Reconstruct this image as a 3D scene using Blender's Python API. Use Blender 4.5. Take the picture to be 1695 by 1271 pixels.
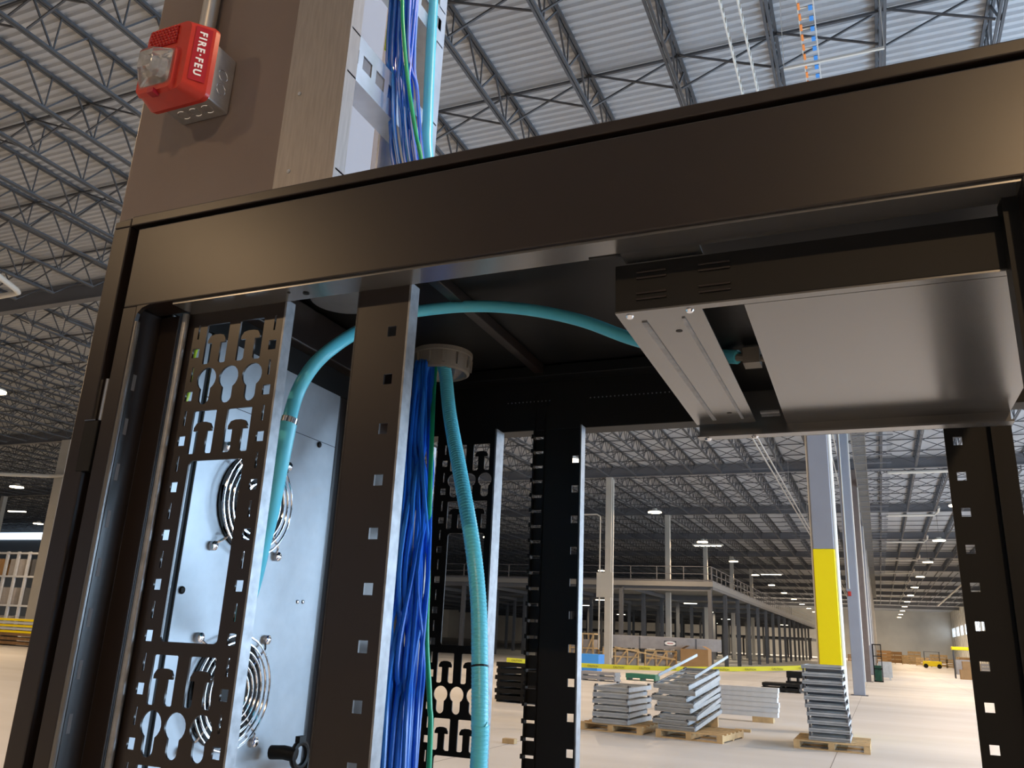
import bpy, bmesh, math, random
from mathutils import Vector, Matrix
random.seed(7)
S = bpy.context.scene
for o in list(bpy.data.objects): bpy.data.objects.remove(o)
C = bpy.data.collections.new('scene'); S.collection.children.link(C)
EYE = Vector((0, 0, 1.6))
# ------------------------------------------------------------------ camera
YAW, PITCH, ROLL, FPX = 0.41525366, 0.29510236, 0.0476423, 1368.4
def basis(yaw, pitch, roll):
    f = Vector((-math.sin(yaw)*math.cos(pitch), math.cos(yaw)*math.cos(pitch), math.sin(pitch)))
    r0 = f.cross(Vector((0, 0, 1))).normalized(); u0 = r0.cross(f)
    r = math.cos(roll)*r0+math.sin(roll)*u0
    return r, r.cross(f), f
r, u, f = basis(YAW, PITCH, ROLL)
cam = bpy.data.cameras.new('camera'); co = bpy.data.objects.new('camera', cam); C.objects.link(co)
cam.sensor_fit = 'HORIZONTAL'; cam.sensor_width = 36; cam.lens = FPX/1695*36; cam.clip_start = 0.02; cam.clip_end = 800
co.matrix_world = Matrix.Translation(EYE) @ Matrix((r, u, -f)).transposed().to_4x4()
S.camera = co
# ------------------------------------------------------------------ world, lights, exposure
W = bpy.data.worlds.new('world'); S.world = W; W.use_nodes = True
wn = W.node_tree.nodes; wl = W.node_tree.links
bg = wn['Background']; bg.inputs['Color'].default_value = (0.62, 0.78, 1.0, 1); bg.inputs['Strength'].default_value = 0.4
S.view_settings.view_transform = 'Standard'; S.view_settings.look = 'None'
S.view_settings.exposure = 0.08; S.view_settings.gamma = 1; S.view_settings.use_curve_mapping = False
def area(name, loc, target, sx, sy, power, col):
    l = bpy.data.lights.new(name, 'AREA'); l.shape = 'RECTANGLE'; l.size = sx; l.size_y = sy; l.energy = power; l.color = col
    o = bpy.data.objects.new(name, l); C.objects.link(o); o.location = loc
    o.rotation_euler = (Vector(target)-Vector(loc)).to_track_quat('-Z', 'Y').to_euler(); return o
# daylight falling in through the dock doors and high windows of the right wall, near the camera
area('dock_daylight', (17.3, 16, 3.6), (-2, 16, 0), 26, 5, 6300, (0.53, 0.75, 1.0))
area('dock_daylight_far', (17.3, 60, 3.2), (0, 60, 0), 50, 5, 5500, (0.72, 0.84, 1.0))

# ------------------------------------------------------------------ materials
def mat(name, col, rough=0.5, metal=0.0, noise=0.0, nscale=5.0, bump=0.0, spec=0.5, emit=None, es=0.0, coat=0.0, aniso_scale=None, trans=0.0, ior=1.45):
    m = bpy.data.materials.new(name); m.use_nodes = True
    nt = m.node_tree; b = nt.nodes['Principled BSDF']
    b.inputs['Base Color'].default_value = (*col, 1); b.inputs['Roughness'].default_value = rough
    b.inputs['Metallic'].default_value = metal; b.inputs['Specular IOR Level'].default_value = spec
    b.inputs['Coat Weight'].default_value = coat; b.inputs['Transmission Weight'].default_value = trans; b.inputs['IOR'].default_value = ior
    if emit: b.inputs['Emission Color'].default_value = (*emit, 1); b.inputs['Emission Strength'].default_value = es
    if noise or bump:
        tc = nt.nodes.new('ShaderNodeTexCoord'); n = nt.nodes.new('ShaderNodeTexNoise'); n.inputs['Scale'].default_value = nscale; n.inputs['Detail'].default_value = 5
        if aniso_scale:
            mp = nt.nodes.new('ShaderNodeMapping'); mp.inputs['Scale'].default_value = aniso_scale
            nt.links.new(tc.outputs['Object'], mp.inputs['Vector']); nt.links.new(mp.outputs['Vector'], n.inputs['Vector'])
        else: nt.links.new(tc.outputs['Object'], n.inputs['Vector'])
        if noise:
            rmp = nt.nodes.new('ShaderNodeValToRGB')
            rmp.color_ramp.elements[0].position = 0.3; rmp.color_ramp.elements[1].position = 0.7
            rmp.color_ramp.elements[0].color = (*[max(0, c*(1-noise)) for c in col], 1); rmp.color_ramp.elements[1].color = (*[min(1, c*(1+noise)) for c in col], 1)
            nt.links.new(n.outputs['Fac'], rmp.inputs['Fac']); nt.links.new(rmp.outputs['Color'], b.inputs['Base Color'])
        if bump:
            bp = nt.nodes.new('ShaderNodeBump'); bp.inputs['Strength'].default_value = bump; bp.inputs['Distance'].default_value = 0.002
            nt.links.new(n.outputs['Fac'], bp.inputs['Height']); nt.links.new(bp.outputs['Normal'], b.inputs['Normal'])
    return m
M = {}
M['black'] = mat('black_satin_paint', (0.015, 0.0105, 0.009), 0.31, noise=0.06, nscale=40, spec=0.6)
M['blackin'] = mat('black_matt_paint', (0.006, 0.006, 0.006), 0.5, spec=0.3)
M['gloss'] = mat('dark_gloss_underside', (0.075, 0.075, 0.075), 0.24, spec=1.0, coat=0.8, noise=.05, nscale=12)  # lightened black paint; part of the floor's reflection is put into its colour
M['gloss'].node_tree.nodes['Principled BSDF'].inputs['Coat Roughness'].default_value = .2
M['galv'] = mat('galvanised_plate', (0.36, 0.39, 0.42), 0.42, 0.55, noise=0.05, nscale=60)
M['chrome'] = mat('chrome', (0.85, 0.86, 0.9), 0.12, 1.0)
M['zinc'] = mat('zinc_steel', (0.62, 0.64, 0.66), 0.3, 0.9, noise=0.12, nscale=30)
M['alu'] = mat('mill_aluminium', (0.31, 0.295, 0.29), 0.45, 0.6, noise=0.10, nscale=9, aniso_scale=(30, 30, 2.5))
M['strut'] = mat('galvanised_strut', (0.66, 0.70, 0.76), 0.3, 0.8, noise=0.15, nscale=14)
M['edge'] = mat('lit_sheet_edge', (0.25, 0.26, 0.275), 0.4, 0.6, noise=0.2, nscale=90)  # paler than the cabinet black: daylight on right-facing folds put into colour
M['aqua'] = mat('aqua_jacket', (0.12, 0.60, 0.76), 0.32, noise=0.05, nscale=8, spec=0.5)
M['blue'] = mat('blue_jacket', (0.015, 0.15, 0.72), 0.28, spec=0.6)
M['blue2'] = mat('lighter_blue_jacket', (0.035, 0.24, 0.85), 0.28, spec=0.6)
M['green'] = mat('green_jacket', (0.02, 0.42, 0.20), 0.3)
M['lime'] = mat('earth_wire', (0.55, 0.75, 0.05), 0.4)
M['colpaint'] = mat('column_primer', (0.165, 0.135, 0.125), 0.5, noise=0.10, nscale=2.5)
M['colgrey'] = mat('column_grey', (0.27, 0.285, 0.33), 0.45, noise=0.06, nscale=1)
M['colbeige'] = mat('column_beige', (0.50, 0.48, 0.43), 0.5, noise=0.06, nscale=1)
M['yellow'] = mat('yellow_paint', (0.95, 0.76, 0.0), 0.4)
M['steel'] = mat('roof_steel', (0.075, 0.08, 0.09), 0.55, noise=0.12, nscale=1.5)
M['girder'] = mat('girder_steel', (0.13, 0.135, 0.15), 0.55, noise=0.1, nscale=.6)
M['deck'] = mat('roof_deck', (0.44, 0.46, 0.49), 0.5, noise=0.07, nscale=.3)
M['conduit'] = mat('pipe_steel', (0.6, 0.58, 0.54), 0.3, 0.8)
M['whitepipe'] = mat('pale_pipe', (0.62, 0.60, 0.55), 0.4)
M['red'] = mat('red_plastic', (0.46, 0.03, 0.018), 0.35, noise=0.05, nscale=30, spec=0.5)
M['redlabel'] = mat('dark_red_label', (0.36, 0.012, 0.022), 0.35)
M['white'] = mat('white_print', (0.85, 0.85, 0.82), 0.5)
M['lens'] = mat('clear_lens', (0.95, 0.95, 0.95), 0.04, 0, trans=0.9, ior=1.5)
M['reflector'] = mat('lens_reflector', (0.75, 0.72, 0.68), 0.10, 1.0, noise=0.35, nscale=45, bump=0.5)
M['ring'] = mat('grey_bushing', (0.20, 0.18, 0.155), 0.5)
M['wood'] = mat('pallet_wood', (0.50, 0.36, 0.19), 0.7, noise=0.25, nscale=4)
M['darkwood'] = mat('old_wood', (0.22, 0.13, 0.06), 0.7, noise=0.3, nscale=4)
M['card'] = mat('cardboard', (0.33, 0.20, 0.09), 0.75, noise=0.06, nscale=2)
M['frame'] = mat('frame_grey', (0.42, 0.46, 0.50), 0.4, 0.4, noise=0.12, nscale=6)
M['plank'] = mat('plank_white', (0.62, 0.66, 0.72), 0.4, 0.2, noise=0.06, nscale=6)
M['wrap'] = mat('grey_wrap', (0.30, 0.29, 0.29), 0.35, noise=0.1, nscale=3)
M['orange'] = mat('orange_plastic', (0.9, 0.28, 0.06), 0.5)
M['bluep'] = mat('blue_plastic', (0.05, 0.28, 0.75), 0.5)
M['tapey'] = mat('yellow_tape', (0.85, 0.78, 0.05), 0.5)
M['tapek'] = mat('tape_print', (0.35, 0.30, 0.04), 0.5)
M['mezz'] = mat('mezzanine_steel', (0.09, 0.095, 0.105), 0.5, noise=0.1, nscale=1)
M['mezzdeck'] = mat('mezzanine_edge', (0.17, 0.17, 0.165), 0.5)
M['handrail'] = mat('handrail_steel', (0.10, 0.105, 0.12), 0.4, 0.4)
M['rail'] = mat('rail_steel', (0.20, 0.21, 0.235), 0.4, 0.4)
M['wall'] = mat('insulated_wall', (0.66, 0.65, 0.61), 0.6, noise=0.15, nscale=.15)
M['lamp'] = mat('lit_lamp', (1, .85, .6), 0.5, emit=(1.0, 0.80, 0.52), es=14)
M['strip'] = mat('lit_strip', (1, .95, .85), 0.5, emit=(1.0, 0.9, 0.7), es=5)
M['sky'] = mat('daylit_pane', (.8, .9, 1), 0.5, emit=(0.70, 0.84, 1.0), es=2.2)
M['greenpl'] = mat('green_plastic', (0.03, 0.16, 0.10), 0.5)
# concrete: pale, blotched, with saw-cut joints every 4.6 m
m = bpy.data.materials.new('polished_concrete'); m.use_nodes = True; nt = m.node_tree; b = nt.nodes['Principled BSDF']
tc = nt.nodes.new('ShaderNodeTexCoord'); n1 = nt.nodes.new('ShaderNodeTexNoise'); n1.inputs['Scale'].default_value = 0.35; n1.inputs['Detail'].default_value = 8
mp = nt.nodes.new('ShaderNodeMapping'); mp.inputs['Scale'].default_value = (0.4, 1.5, 1)
nt.links.new(tc.outputs['Object'], mp.inputs['Vector']); nt.links.new(mp.outputs['Vector'], n1.inputs['Vector'])
rp = nt.nodes.new('ShaderNodeValToRGB'); rp.color_ramp.elements[0].position = .3; rp.color_ramp.elements[1].position = .72
rp.color_ramp.elements[0].color = (0.50, 0.50, 0.495, 1); rp.color_ramp.elements[1].color = (0.64, 0.65, 0.66, 1)
nt.links.new(n1.outputs['Fac'], rp.inputs['Fac'])
nt.links.new(rp.outputs['Color'], b.inputs['Base Color']); b.inputs['Roughness'].default_value = 0.55
M['floor'] = m

# ------------------------------------------------------------------ helpers
class MB:
    def __init__(s): s.v = []; s.f = []
    def add(s, vs, fs):
        n = len(s.v); s.v += [tuple(v) for v in vs]; s.f += [tuple(n+i for i in f) for f in fs]; return s
    def box(s, x0, x1, y0, y1, z0, z1, mx=None):
        vs = [Vector(p) for p in ((x0,y0,z0),(x1,y0,z0),(x1,y1,z0),(x0,y1,z0),(x0,y0,z1),(x1,y0,z1),(x1,y1,z1),(x0,y1,z1))]
        if mx: vs = [mx @ v for v in vs]
        return s.add(vs, [(3,2,1,0),(4,5,6,7),(0,1,5,4),(1,2,6,5),(2,3,7,6),(3,0,4,7)])
    def bar(s, a, b, w, h=None, up=(0,0,1)):
        a, b = Vector(a), Vector(b); h = h or w; d = (b-a); L = d.length; d.normalize()
        up = Vector(up)
        if abs(d.dot(up)) > .98: up = Vector((0,1,0))
        x = d.cross(up).normalized(); z = x.cross(d)
        mx = Matrix.Translation(a) @ Matrix((x, d, z)).transposed().to_4x4()
        return s.box(-w/2, w/2, 0, L, -h/2, h/2, mx)
    def tube(s, pts, r, n=8, closed=False, caps=True):
        pts = [Vector(p) for p in pts]; N = len(pts); rs = r if isinstance(r, (list, tuple)) else [r]*N
        base = len(s.v); prev = None
        for i, p in enumerate(pts):
            a = pts[i-1] if (i > 0 or closed) else p; b = pts[(i+1) % N] if (i < N-1 or closed) else p
            t = (b-a).normalized()
            if prev is None:
                q = Vector((0,0,1)) if abs(t.z) < .9 else Vector((1,0,0)); x = t.cross(q).normalized()
            else:
                x = (prev-t*prev.dot(t)).normalized()
            prev = x; y = t.cross(x)
            for k in range(n):
                an = 2*math.pi*k/n; s.v.append(tuple(p+rs[i]*(math.cos(an)*x+math.sin(an)*y)))
        for i in range(N if closed else N-1):
            j = (i+1) % N
            for k in range(n):
                k2 = (k+1) % n; s.f.append((base+i*n+k, base+i*n+k2, base+j*n+k2, base+j*n+k))
        if caps and not closed:
            s.f.append(tuple(base+k for k in reversed(range(n)))); s.f.append(tuple(base+(N-1)*n+k for k in range(n)))
        return s
    def cyl(s, a, b, r, n=12): return s.tube([a, b], r, n)
    def prism(s, poly, d0, d1, axis='y'):
        n = len(poly)
        def P(p, d): return {'y': (p[0], d, p[1]), 'x': (d, p[0], p[1]), 'z': (p[0], p[1], d)}[axis]
        return s.add([P(p, d0) for p in poly]+[P(p, d1) for p in poly],
                     [tuple(range(n)), tuple(reversed(range(n, 2*n)))]+[(i, n+i, n+(i+1) % n, (i+1) % n) for i in range(n)])
    def ball(s, c, r, n=10, sq=(1,1,1)):
        c = Vector(c); rows = 6; vs = []
        for i in range(rows+1):
            th = math.pi*i/rows
            for k in range(n):
                a = 2*math.pi*k/n; vs.append(c+Vector((r*sq[0]*math.sin(th)*math.cos(a), r*sq[1]*math.sin(th)*math.sin(a), r*sq[2]*math.cos(th))))
        fs = [(i*n+k, (i+1)*n+k, (i+1)*n+(k+1) % n, i*n+(k+1) % n) for i in range(rows) for k in range(n)]
        return s.add(vs, fs)
    def build(s, name, m, parent=None, bevel=0, smooth=False, off=None):
        me = bpy.data.meshes.new(name); vs = s.v
        if off is not None: vs = [(v[0]-off[0], v[1]-off[1], v[2]-off[2]) for v in vs]
        me.from_pydata(vs, [], s.f); me.update()
        bm = bmesh.new(); bm.from_mesh(me); bmesh.ops.recalc_face_normals(bm, faces=bm.faces)
        if smooth:
            for f_ in bm.faces: f_.smooth = True
        bm.to_mesh(me); bm.free()
        me.materials.append(M[m] if isinstance(m, str) else m)
        o = bpy.data.objects.new(name, me); C.objects.link(o)
        if smooth:
            for e in me.edges: pass
            md = o.modifiers.new('split', 'EDGE_SPLIT'); md.split_angle = math.radians(40)
        if bevel:
            md = o.modifiers.new('bevel', 'BEVEL'); md.width = bevel; md.segments = 2; md.limit_method = 'ANGLE'
        if parent: o.parent = parent
        return o
def tag(o, label=None, cat=None, group=None, kind=None):
    if label: o['label'] = label
    if cat: o['category'] = cat
    if group: o['group'] = group
    if kind: o['kind'] = kind
    return o
def empty(name, loc, label, cat, group=None, rz=0):
    o = bpy.data.objects.new(name, None); C.objects.link(o); o.location = loc; o.rotation_euler.z = rz; o.empty_display_size = .1
    return tag(o, label, cat, group)
def copy_tree(o, parent=None):
    c = o.copy(); C.objects.link(c)
    if parent: c.parent = parent
    for ch in list(o.children): copy_tree(ch, c)
    return c
def catmull(P, k=6):
    P = [Vector(p) for p in P]; out = []
    for i in range(len(P)-1):
        p0 = P[max(0, i-1)]; p1 = P[i]; p2 = P[i+1]; p3 = P[min(len(P)-1, i+2)]
        for j in range(k):
            t = j/k; out.append(0.5*((2*p1)+(-p0+p2)*t+(2*p0-5*p1+4*p2-p3)*t*t+(-p0+3*p1-3*p2+p3)*t**3))
    out.append(P[-1]); return out
def curve_plate(name, outer, holes, thick, m, parent, mx, bevel=0):
    """flat sheet with real cut-outs: 2D curve filled, extruded, turned into a mesh; (x,z) drawn, thickness along y"""
    cu = bpy.data.curves.new(name, 'CURVE'); cu.dimensions = '2D'; cu.fill_mode = 'BOTH'; cu.extrude = thick/2
    for lp in [outer]+holes:
        sp = cu.splines.new('POLY'); sp.points.add(len(lp)-1)
        for p, q in zip(sp.points, lp): p.co = (q[0], q[1], 0, 1)
        sp.use_cyclic_u = True
    t = bpy.data.objects.new('t', cu); C.objects.link(t); dg = bpy.context.evaluated_depsgraph_get(); dg.update()
    me = bpy.data.meshes.new_from_object(t.evaluated_get(dg)); bpy.data.objects.remove(t); bpy.data.curves.remove(cu)
    me.name = name; me.transform(mx @ Matrix(((1,0,0,0),(0,0,-1,0),(0,1,0,0),(0,0,0,1)))); me.materials.clear(); me.materials.append(M[m])
    o = bpy.data.objects.new(name, me); C.objects.link(o)
    if parent: o.parent = parent
    return o
def text_mesh(name, s, size, m, parent, mx, ext=0.0003, spacing=1.0, bold=0.0):
    cu = bpy.data.curves.new(name, 'FONT'); cu.body = s; cu.size = size; cu.extrude = ext; cu.align_x = 'CENTER'; cu.align_y = 'CENTER'
    cu.space_character = spacing; cu.offset = bold
    t = bpy.data.objects.new('t', cu); C.objects.link(t); dg = bpy.context.evaluated_depsgraph_get(); dg.update()
    me = bpy.data.meshes.new_from_object(t.evaluated_get(dg)); bpy.data.objects.remove(t); bpy.data.curves.remove(cu)
    me.transform(mx); me.materials.clear(); me.materials.append(M[m]); me.name = name
    o = bpy.data.objects.new(name, me); C.objects.link(o)
    if parent: o.parent = parent
    return o
def sq(cx, cz, w, h): return [(cx-w/2, cz-h/2), (cx+w/2, cz-h/2), (cx+w/2, cz+h/2), (cx-w/2, cz+h/2)]
def rsq(x0, x1, z0, z1, r, n=3):
    out = []
    for cx, cz, a0 in ((x1-r, z0+r, -90), (x1-r, z1-r, 0), (x0+r, z1-r, 90), (x0+r, z0+r, 180)):
        for k in range(n+1):
            a = math.radians(a0+90*k/n); out.append((cx+r*math.cos(a), cz+r*math.sin(a)))
    return out
def struct(o): o['kind'] = 'structure'; return o

# ------------------------------------------------------------------ the hall
ZD = 13.1            # underside of the corrugated roof deck
ZB = 12.2            # bottom chord of the joists
YC0, BAY = 1.35, 17.7
XJ0, SJ = 0.85, 1.88
YEND = 262.0
struct(MB().box(-135, 18.3, -75, YEND, -0.3, 0).build('floor', 'floor'))
fj = MB()
for x in (-0.78, -5.38, 3.82): fj.box(x-.004, x+.004, 2.5, 120, 0.0005, 0.0015)
struct(fj.build('trim_1', 'steel'))
# corrugated deck, ribs along x
mb = MB(); y = -75.0; prof = []
while y < YEND:
    for dy, dz in ((0, 0), (.07, 0), (.095, .055), (.165, .055), (.20, 0)): prof.append((y+dy, ZD+dz))
    y += .2
n = len(prof); vs = []
for x in (-135, 18.3): vs += [(x, a, b_) for a, b_ in prof]
mb.add(vs, [(i, i+1, n+i+1, n+i) for i in range(n-1)])
mb.box(-135, 18.3, -75, YEND, ZD+.12, ZD+.2)
struct(mb.build('ceiling', 'deck'))
# walls
struct(MB().box(18.3, 18.6, -75, 30, 0, ZD+.2).box(18.3, 18.6, 30, YEND, 0, 6.6).box(18.3, 18.6, 30, YEND, 8.8, ZD+.2).build('wall_right', 'wall'))
struct(MB().box(-135, 18.6, YEND, YEND+.3, 0, ZD+.2).build('wall_back', 'wall'))
struct(MB().box(-135.3, -135, -75, YEND, 0, ZD+.2).build('wall_left', 'wall'))
wp = MB()
for i in range(60): wp.box(18.16, 18.3, 31+i*3.9, 31.25+i*3.9, 0, ZD)
struct(wp.build('trim_2', 'colbeige'))
for i in range(19):
    y0 = 32+i*12.2
    struct(MB().box(18.4, 18.5, y0, y0+9.6, 6.6, 8.8).build('window_%d' % (i+1), 'sky'))
    pm = MB()
    for k in range(5): pm.box(18.32, 18.58, y0+9.6+k*.6, y0+9.9+k*.6, 6.6, 8.8)
    struct(pm.build('trim_%d' % (i+3), 'wall'))

ONES = 'zeroth first second third fourth fifth sixth seventh eighth ninth tenth eleventh twelfth thirteenth fourteenth fifteenth sixteenth seventeenth eighteenth nineteenth'.split()
def nth(n):
    if n < 20: return ONES[n]
    t = {2: ('twentieth', 'twenty'), 3: ('thirtieth', 'thirty'), 4: ('fortieth', 'forty'), 5: ('fiftieth', 'fifty'), 6: ('sixtieth', 'sixty'), 7: ('seventieth', 'seventy')}[n//10]
    return t[0] if n % 10 == 0 else t[1]+'-'+ONES[n % 10]
def project(p):
    d = Vector(p)-EYE; z = d.dot(f)
    if z < .1: return None
    return 847.5+FPX*d.dot(r)/z, 635.5-FPX*d.dot(u)/z
def seen(p, mg=60):
    q = project(p)
    return q is not None and -mg < q[0] < 1695+mg and -mg < q[1] < 1271+mg
# open-web joist, one bay long, along y
def joist_mb(x, y0, far=False):
    mb = MB(); L = BAY-.3
    mb.box(x-.07, x-.015, y0, y0+L, ZD-.07, ZD-.01); mb.box(x+.015, x+.07, y0, y0+L, ZD-.07, ZD-.01)
    mb.box(x-.06, x-.012, y0+.9, y0+L-.9, ZB, ZB+.055); mb.box(x+.012, x+.06, y0+.9, y0+L-.9, ZB, ZB+.055)
    N = 12; d = (L-1.8)/N
    for k in range(N):
        a = y0+.9+k*d
        mb.bar((x, a, ZB+.03), (x, a+d/2, ZD-.04), .034)
        mb.bar((x, a+d/2, ZD-.04), (x, a+d, ZB+.03), .034)
        if not far: mb.bar((x, a, ZB+.03), (x, a+.02, ZD-.04), .026)
    mb.bar((x, y0, ZD-.05), (x, y0+.9, ZB+.03), .03); mb.bar((x, y0+L, ZD-.05), (x, y0+L-.9, ZB+.03), .03)
    return mb
todo = []
for n_ in range(0, 12):
    y0 = YC0+n_*BAY+.15
    for i in range(-72, 10):
        x = XJ0+i*SJ
        if any(seen((x, y0+t*BAY, z)) for t in (0, .25, .5, .75, 1) for z in (ZB, ZD)): todo.append((n_, i, x, y0))
todo.sort(key=lambda t: (t[2]**2+t[3]**2))
jm = joist_mb(0, 0).build('roof_joist', 'steel')
far = MB()
for k, (n_, i, x, y0) in enumerate(todo):
    if k < 290:
        o = jm if k == 0 else jm.copy()
        if k: C.objects.link(o)
        o.location = (x, y0, 0); tag(o, 'open-web roof joist, %s to the %s of the aisle tray, %s bay from the cabinet' % ((nth(-i), 'left', nth(n_+1)) if i < 0 else (nth(i+1), 'right', nth(n_+1))), 'roof joist', 'open-web roof joists')
    else:
        fm = joist_mb(x, y0, True) if y0 < 110 else MB().box(x-.06, x+.06, y0, y0+BAY, ZD-.07, ZD-.01).box(x-.05, x+.05, y0+.9, y0+BAY-1, ZB, ZB+.055)
        far.add(fm.v, fm.f)
if far.v: tag(far.build('roof_joist', 'steel'), 'farthest open-web joists merging into the dark of the roof', 'roof joists', kind='stuff')
# girders across the hall
for n_ in range(0, 14):
    y = YC0+n_*BAY; x0 = -34 if n_ == 0 else -134
    g = MB().box(x0, 18.2, y-.15, y+.15, ZB+.13, ZB+.17).box(x0, 18.2, y-.15, y+.15, ZD-.14, ZD-.1).box(x0, 18.2, y-.02, y+.02, ZB+.17, ZD-.14)
    o = g.build('roof_girder', 'girder')
    nm = ['nearest', 'second', 'third', 'fourth', 'fifth', 'sixth', 'seventh', 'eighth', 'ninth', 'tenth', 'eleventh', 'twelfth', 'thirteenth', 'fourteenth'][n_]
    tag(o, 'solid steel roof girder crossing the hall, the %s from the cabinet' % nm, 'girder', 'roof girders')
# bridging between joists: a bar at deck level and crossed rods
rowno = 0
for n_ in range(0, 7):
    for k in range(6):
        y = YC0+n_*BAY+1.0+2.95*k
        xs = [XJ0+i*SJ for i in range(-50, 10) if seen((XJ0+i*SJ, y, ZD), 150)]
        if len(xs) < 2: continue
        mb = MB(); mb.box(xs[0], xs[-1], y-.025, y+.025, ZD-.13, ZD-.08)
        if n_ < 4:
            for x in xs[:-1]:
                mb.bar((x+.07, y+.03, ZB+.06), (x+SJ-.07, y+.03, ZD-.1), .036); mb.bar((x+.07, y-.05, ZD-.1), (x+SJ-.07, y-.05, ZB+.06), .036)
        rowno += 1
        tag(mb.build('joist_bridging', 'steel'), '%s row of crossed bridging rods between roof joists, counted from the cabinet' % nth(rowno), 'bridging', 'rows of joist bridging')

# high bay lamps
def lamp_root(x, y, z, label, group, es=True):
    e = empty('high_bay_lamp', (x, y, z), label, 'ceiling light', group)
    MB().tube([(0,0,.02),(0,0,.10),(0,0,.16),(0,0,.26)], [.47,.44,.2,.16], 24).build('housing', 'whitepipe', e, smooth=True)
    MB().tube([(0,0,-.03),(0,0,.02)], .46, 24).build('diffuser', 'lamp', e)
    MB().cyl((0,0,.26), (0,0,ZD-z), .012, 6).build('cord', 'steel', e)
    return e
proto = None; ZL = 10.3
LB = 'lit warm high bay lamp '
rows = [(-13.8, range(2, 13), 'from the cabinet in the row over the mezzanine', 'lamps in the row over the mezzanine'), (4.9, range(3, 14), 'from the cabinet down the right-hand aisle', 'lamps down the right-hand aisle')]
lampspots = []
for X, ks in ((-13.8, (-1, 0, 1)), (4.9, (-1, 0, 1)), (-33, (0, 1)), (-52, (0, 1))):
    for k in ks: lampspots.append((X, (4.0 if X < 0 else 3.0)+BAY*k, LB+'near or behind the cabinet', 'lamps around the cabinet'))
lampspots += [(4.9, 3+BAY*2, LB+'near or behind the cabinet', 'lamps around the cabinet')]
for X, rg, lb, gp in rows:
    for q, k in enumerate(rg): lampspots.append((X, 4.0+BAY*k if X < 0 else 3.0+BAY*k, 'lit warm high bay lamp, %s %s' % (nth(q+1), lb), gp))
for X, Y in ((-33, 198), (-33, 233), (-52, 215), (-14.5, 240), (-24, 215), (-33, 107), (-57, 40.8), (-78, 59), (-33, 71), (-33, 89)): lampspots.append((X, Y, LB+'over the far left part of the hall', 'lamps over the far left'))  # lamps nearest the back wall are unseen additions that brighten it
for X, Y, lb, gp in lampspots:
    if proto is None: proto = lamp_root(X, Y, ZL, lb, gp); o = proto
    else: o = copy_tree(proto); o.location = (X, Y, ZL); tag(o, lb, 'ceiling light', gp)
    ld = bpy.data.lights.new('lamp_light', 'AREA'); ld.shape = 'DISK'; ld.size = .6; ld.energy = (760 if X > 0 else 680) if Y < -5 else 60 if Y < 30 else 330 if Y < 190 else 1600; ld.color = (1, .66, .36) if Y < -5 else (1, .84, .66)
    lo = bpy.data.objects.new('lamp_light', ld); C.objects.link(lo); lo.location = (0, 0, -.05); lo.parent = o

# columns
def ibeam(mb, x0, x1, y0, y1, z0, z1, t=.03):
    mb.box(x0, x1, y0, y0+t, z0, z1); mb.box(x0, x1, y1-t, y1, z0, z1); mb.box((x0+x1)/2-t/2, (x0+x1)/2+t/2, y0+t, y1-t, z0, z1); return mb
def column(X, Y, label, m='colgrey', yellow=0, pipes=(), base=True, w=.42, group=None):
    e = empty('building_column', (X, Y, 0), label, 'column', group)
    MB().box(-w/2, w/2, -w/2, w/2, yellow, ZB+.13).build('shaft', m, e, bevel=.015)
    if yellow: tag(MB().box(-w/2-.004, w/2+.004, -w/2-.004, w/2+.004, 0, yellow).build('painted_base', 'yellow', e, bevel=.012), 'bright yellow lower part')
    if base: MB().box(-w/2-.1, w/2+.1, -w/2-.1, w/2+.1, 0, .02).build('base_plate', 'steel', e)
    for (px, py, rr, zb) in pipes: MB().cyl((px, py, zb), (px, py, ZB), rr, 8).build('conduit', 'whitepipe', e)
    return e
column(-0.945, 19.05, 'white and grey steel column with a bright yellow painted base, behind the frame tower', 'colgrey', 3.65, ((.235, -.1, .035, .3), (.24, .06, .045, .3), (-.235, -.15, .02, .3)))
c2 = column(-0.86, 36.75, 'purple grey steel column with a small red alarm, next behind the yellow one', 'colgrey', 0, ((-.1, -.235, .03, 4.0), (.235, 0, .025, .5)))
MB().box(-.16, -.04, -.30, -.212, 3.72, 3.9).build('red_alarm', 'red', c2, bevel=.01)
column(-0.80, 54.45, 'brown grey steel column with the black cage at its foot', 'colpaint', 0, ((.235, 0, .03, 2),))
for n_ in range(4, 12): column(-0.8, YC0+BAY*n_, 'far steel column in the row along the right-hand aisle', 'colgrey', 0, ((.235, 0, .03, .5),), group='far columns along the aisle')
e = column(-16.3, 54.45, 'tall pale column with a bent conduit in front of the mezzanine', 'colbeige', 0, ((.27, 0, .06, .5),))
MB().tube([(-2.6,-.1,9.8),(-.85,-.1,9.8),(-.62,-.1,9.65),(-.6,-.1,9.4),(-.6,-.1,1.0)], .05, 8).build('conduit', 'whitepipe', e)
MB().box(-.75, .35, -.28, -.22, 4.3, 5.9).build('panel_box', 'colbeige', e)
for n_, lb in ((4, 'pale column rising through the mezzanine, nearest its front edge'), (5, 'pale column rising through the mezzanine, next behind'), (6, 'pale column far back over the mezzanine railing'), (7, 'thin pale column farthest back over the mezzanine')):
    column(-16.3, YC0+BAY*n_, lb, 'colbeige', 2.0 if n_ == 5 else 0)
e = column(-47.1, 36.75, 'beige column at the far left with a pipe beside it', 'colbeige', 0, ((.4, -.1, .05, .3),), w=.8)
for X, ns in ((-31.6, (3,)), (-46.9, (3,)), (-62.2, (3,)), (-77.5, (3, 4, 5, 6)), (-92.8, (3, 4, 5, 6))):
    for n_ in ns: column(X, YC0+BAY*n_, 'distant column in the dim left part of the hall', 'colbeige', 0, (), False, group='distant columns on the left')

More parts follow.
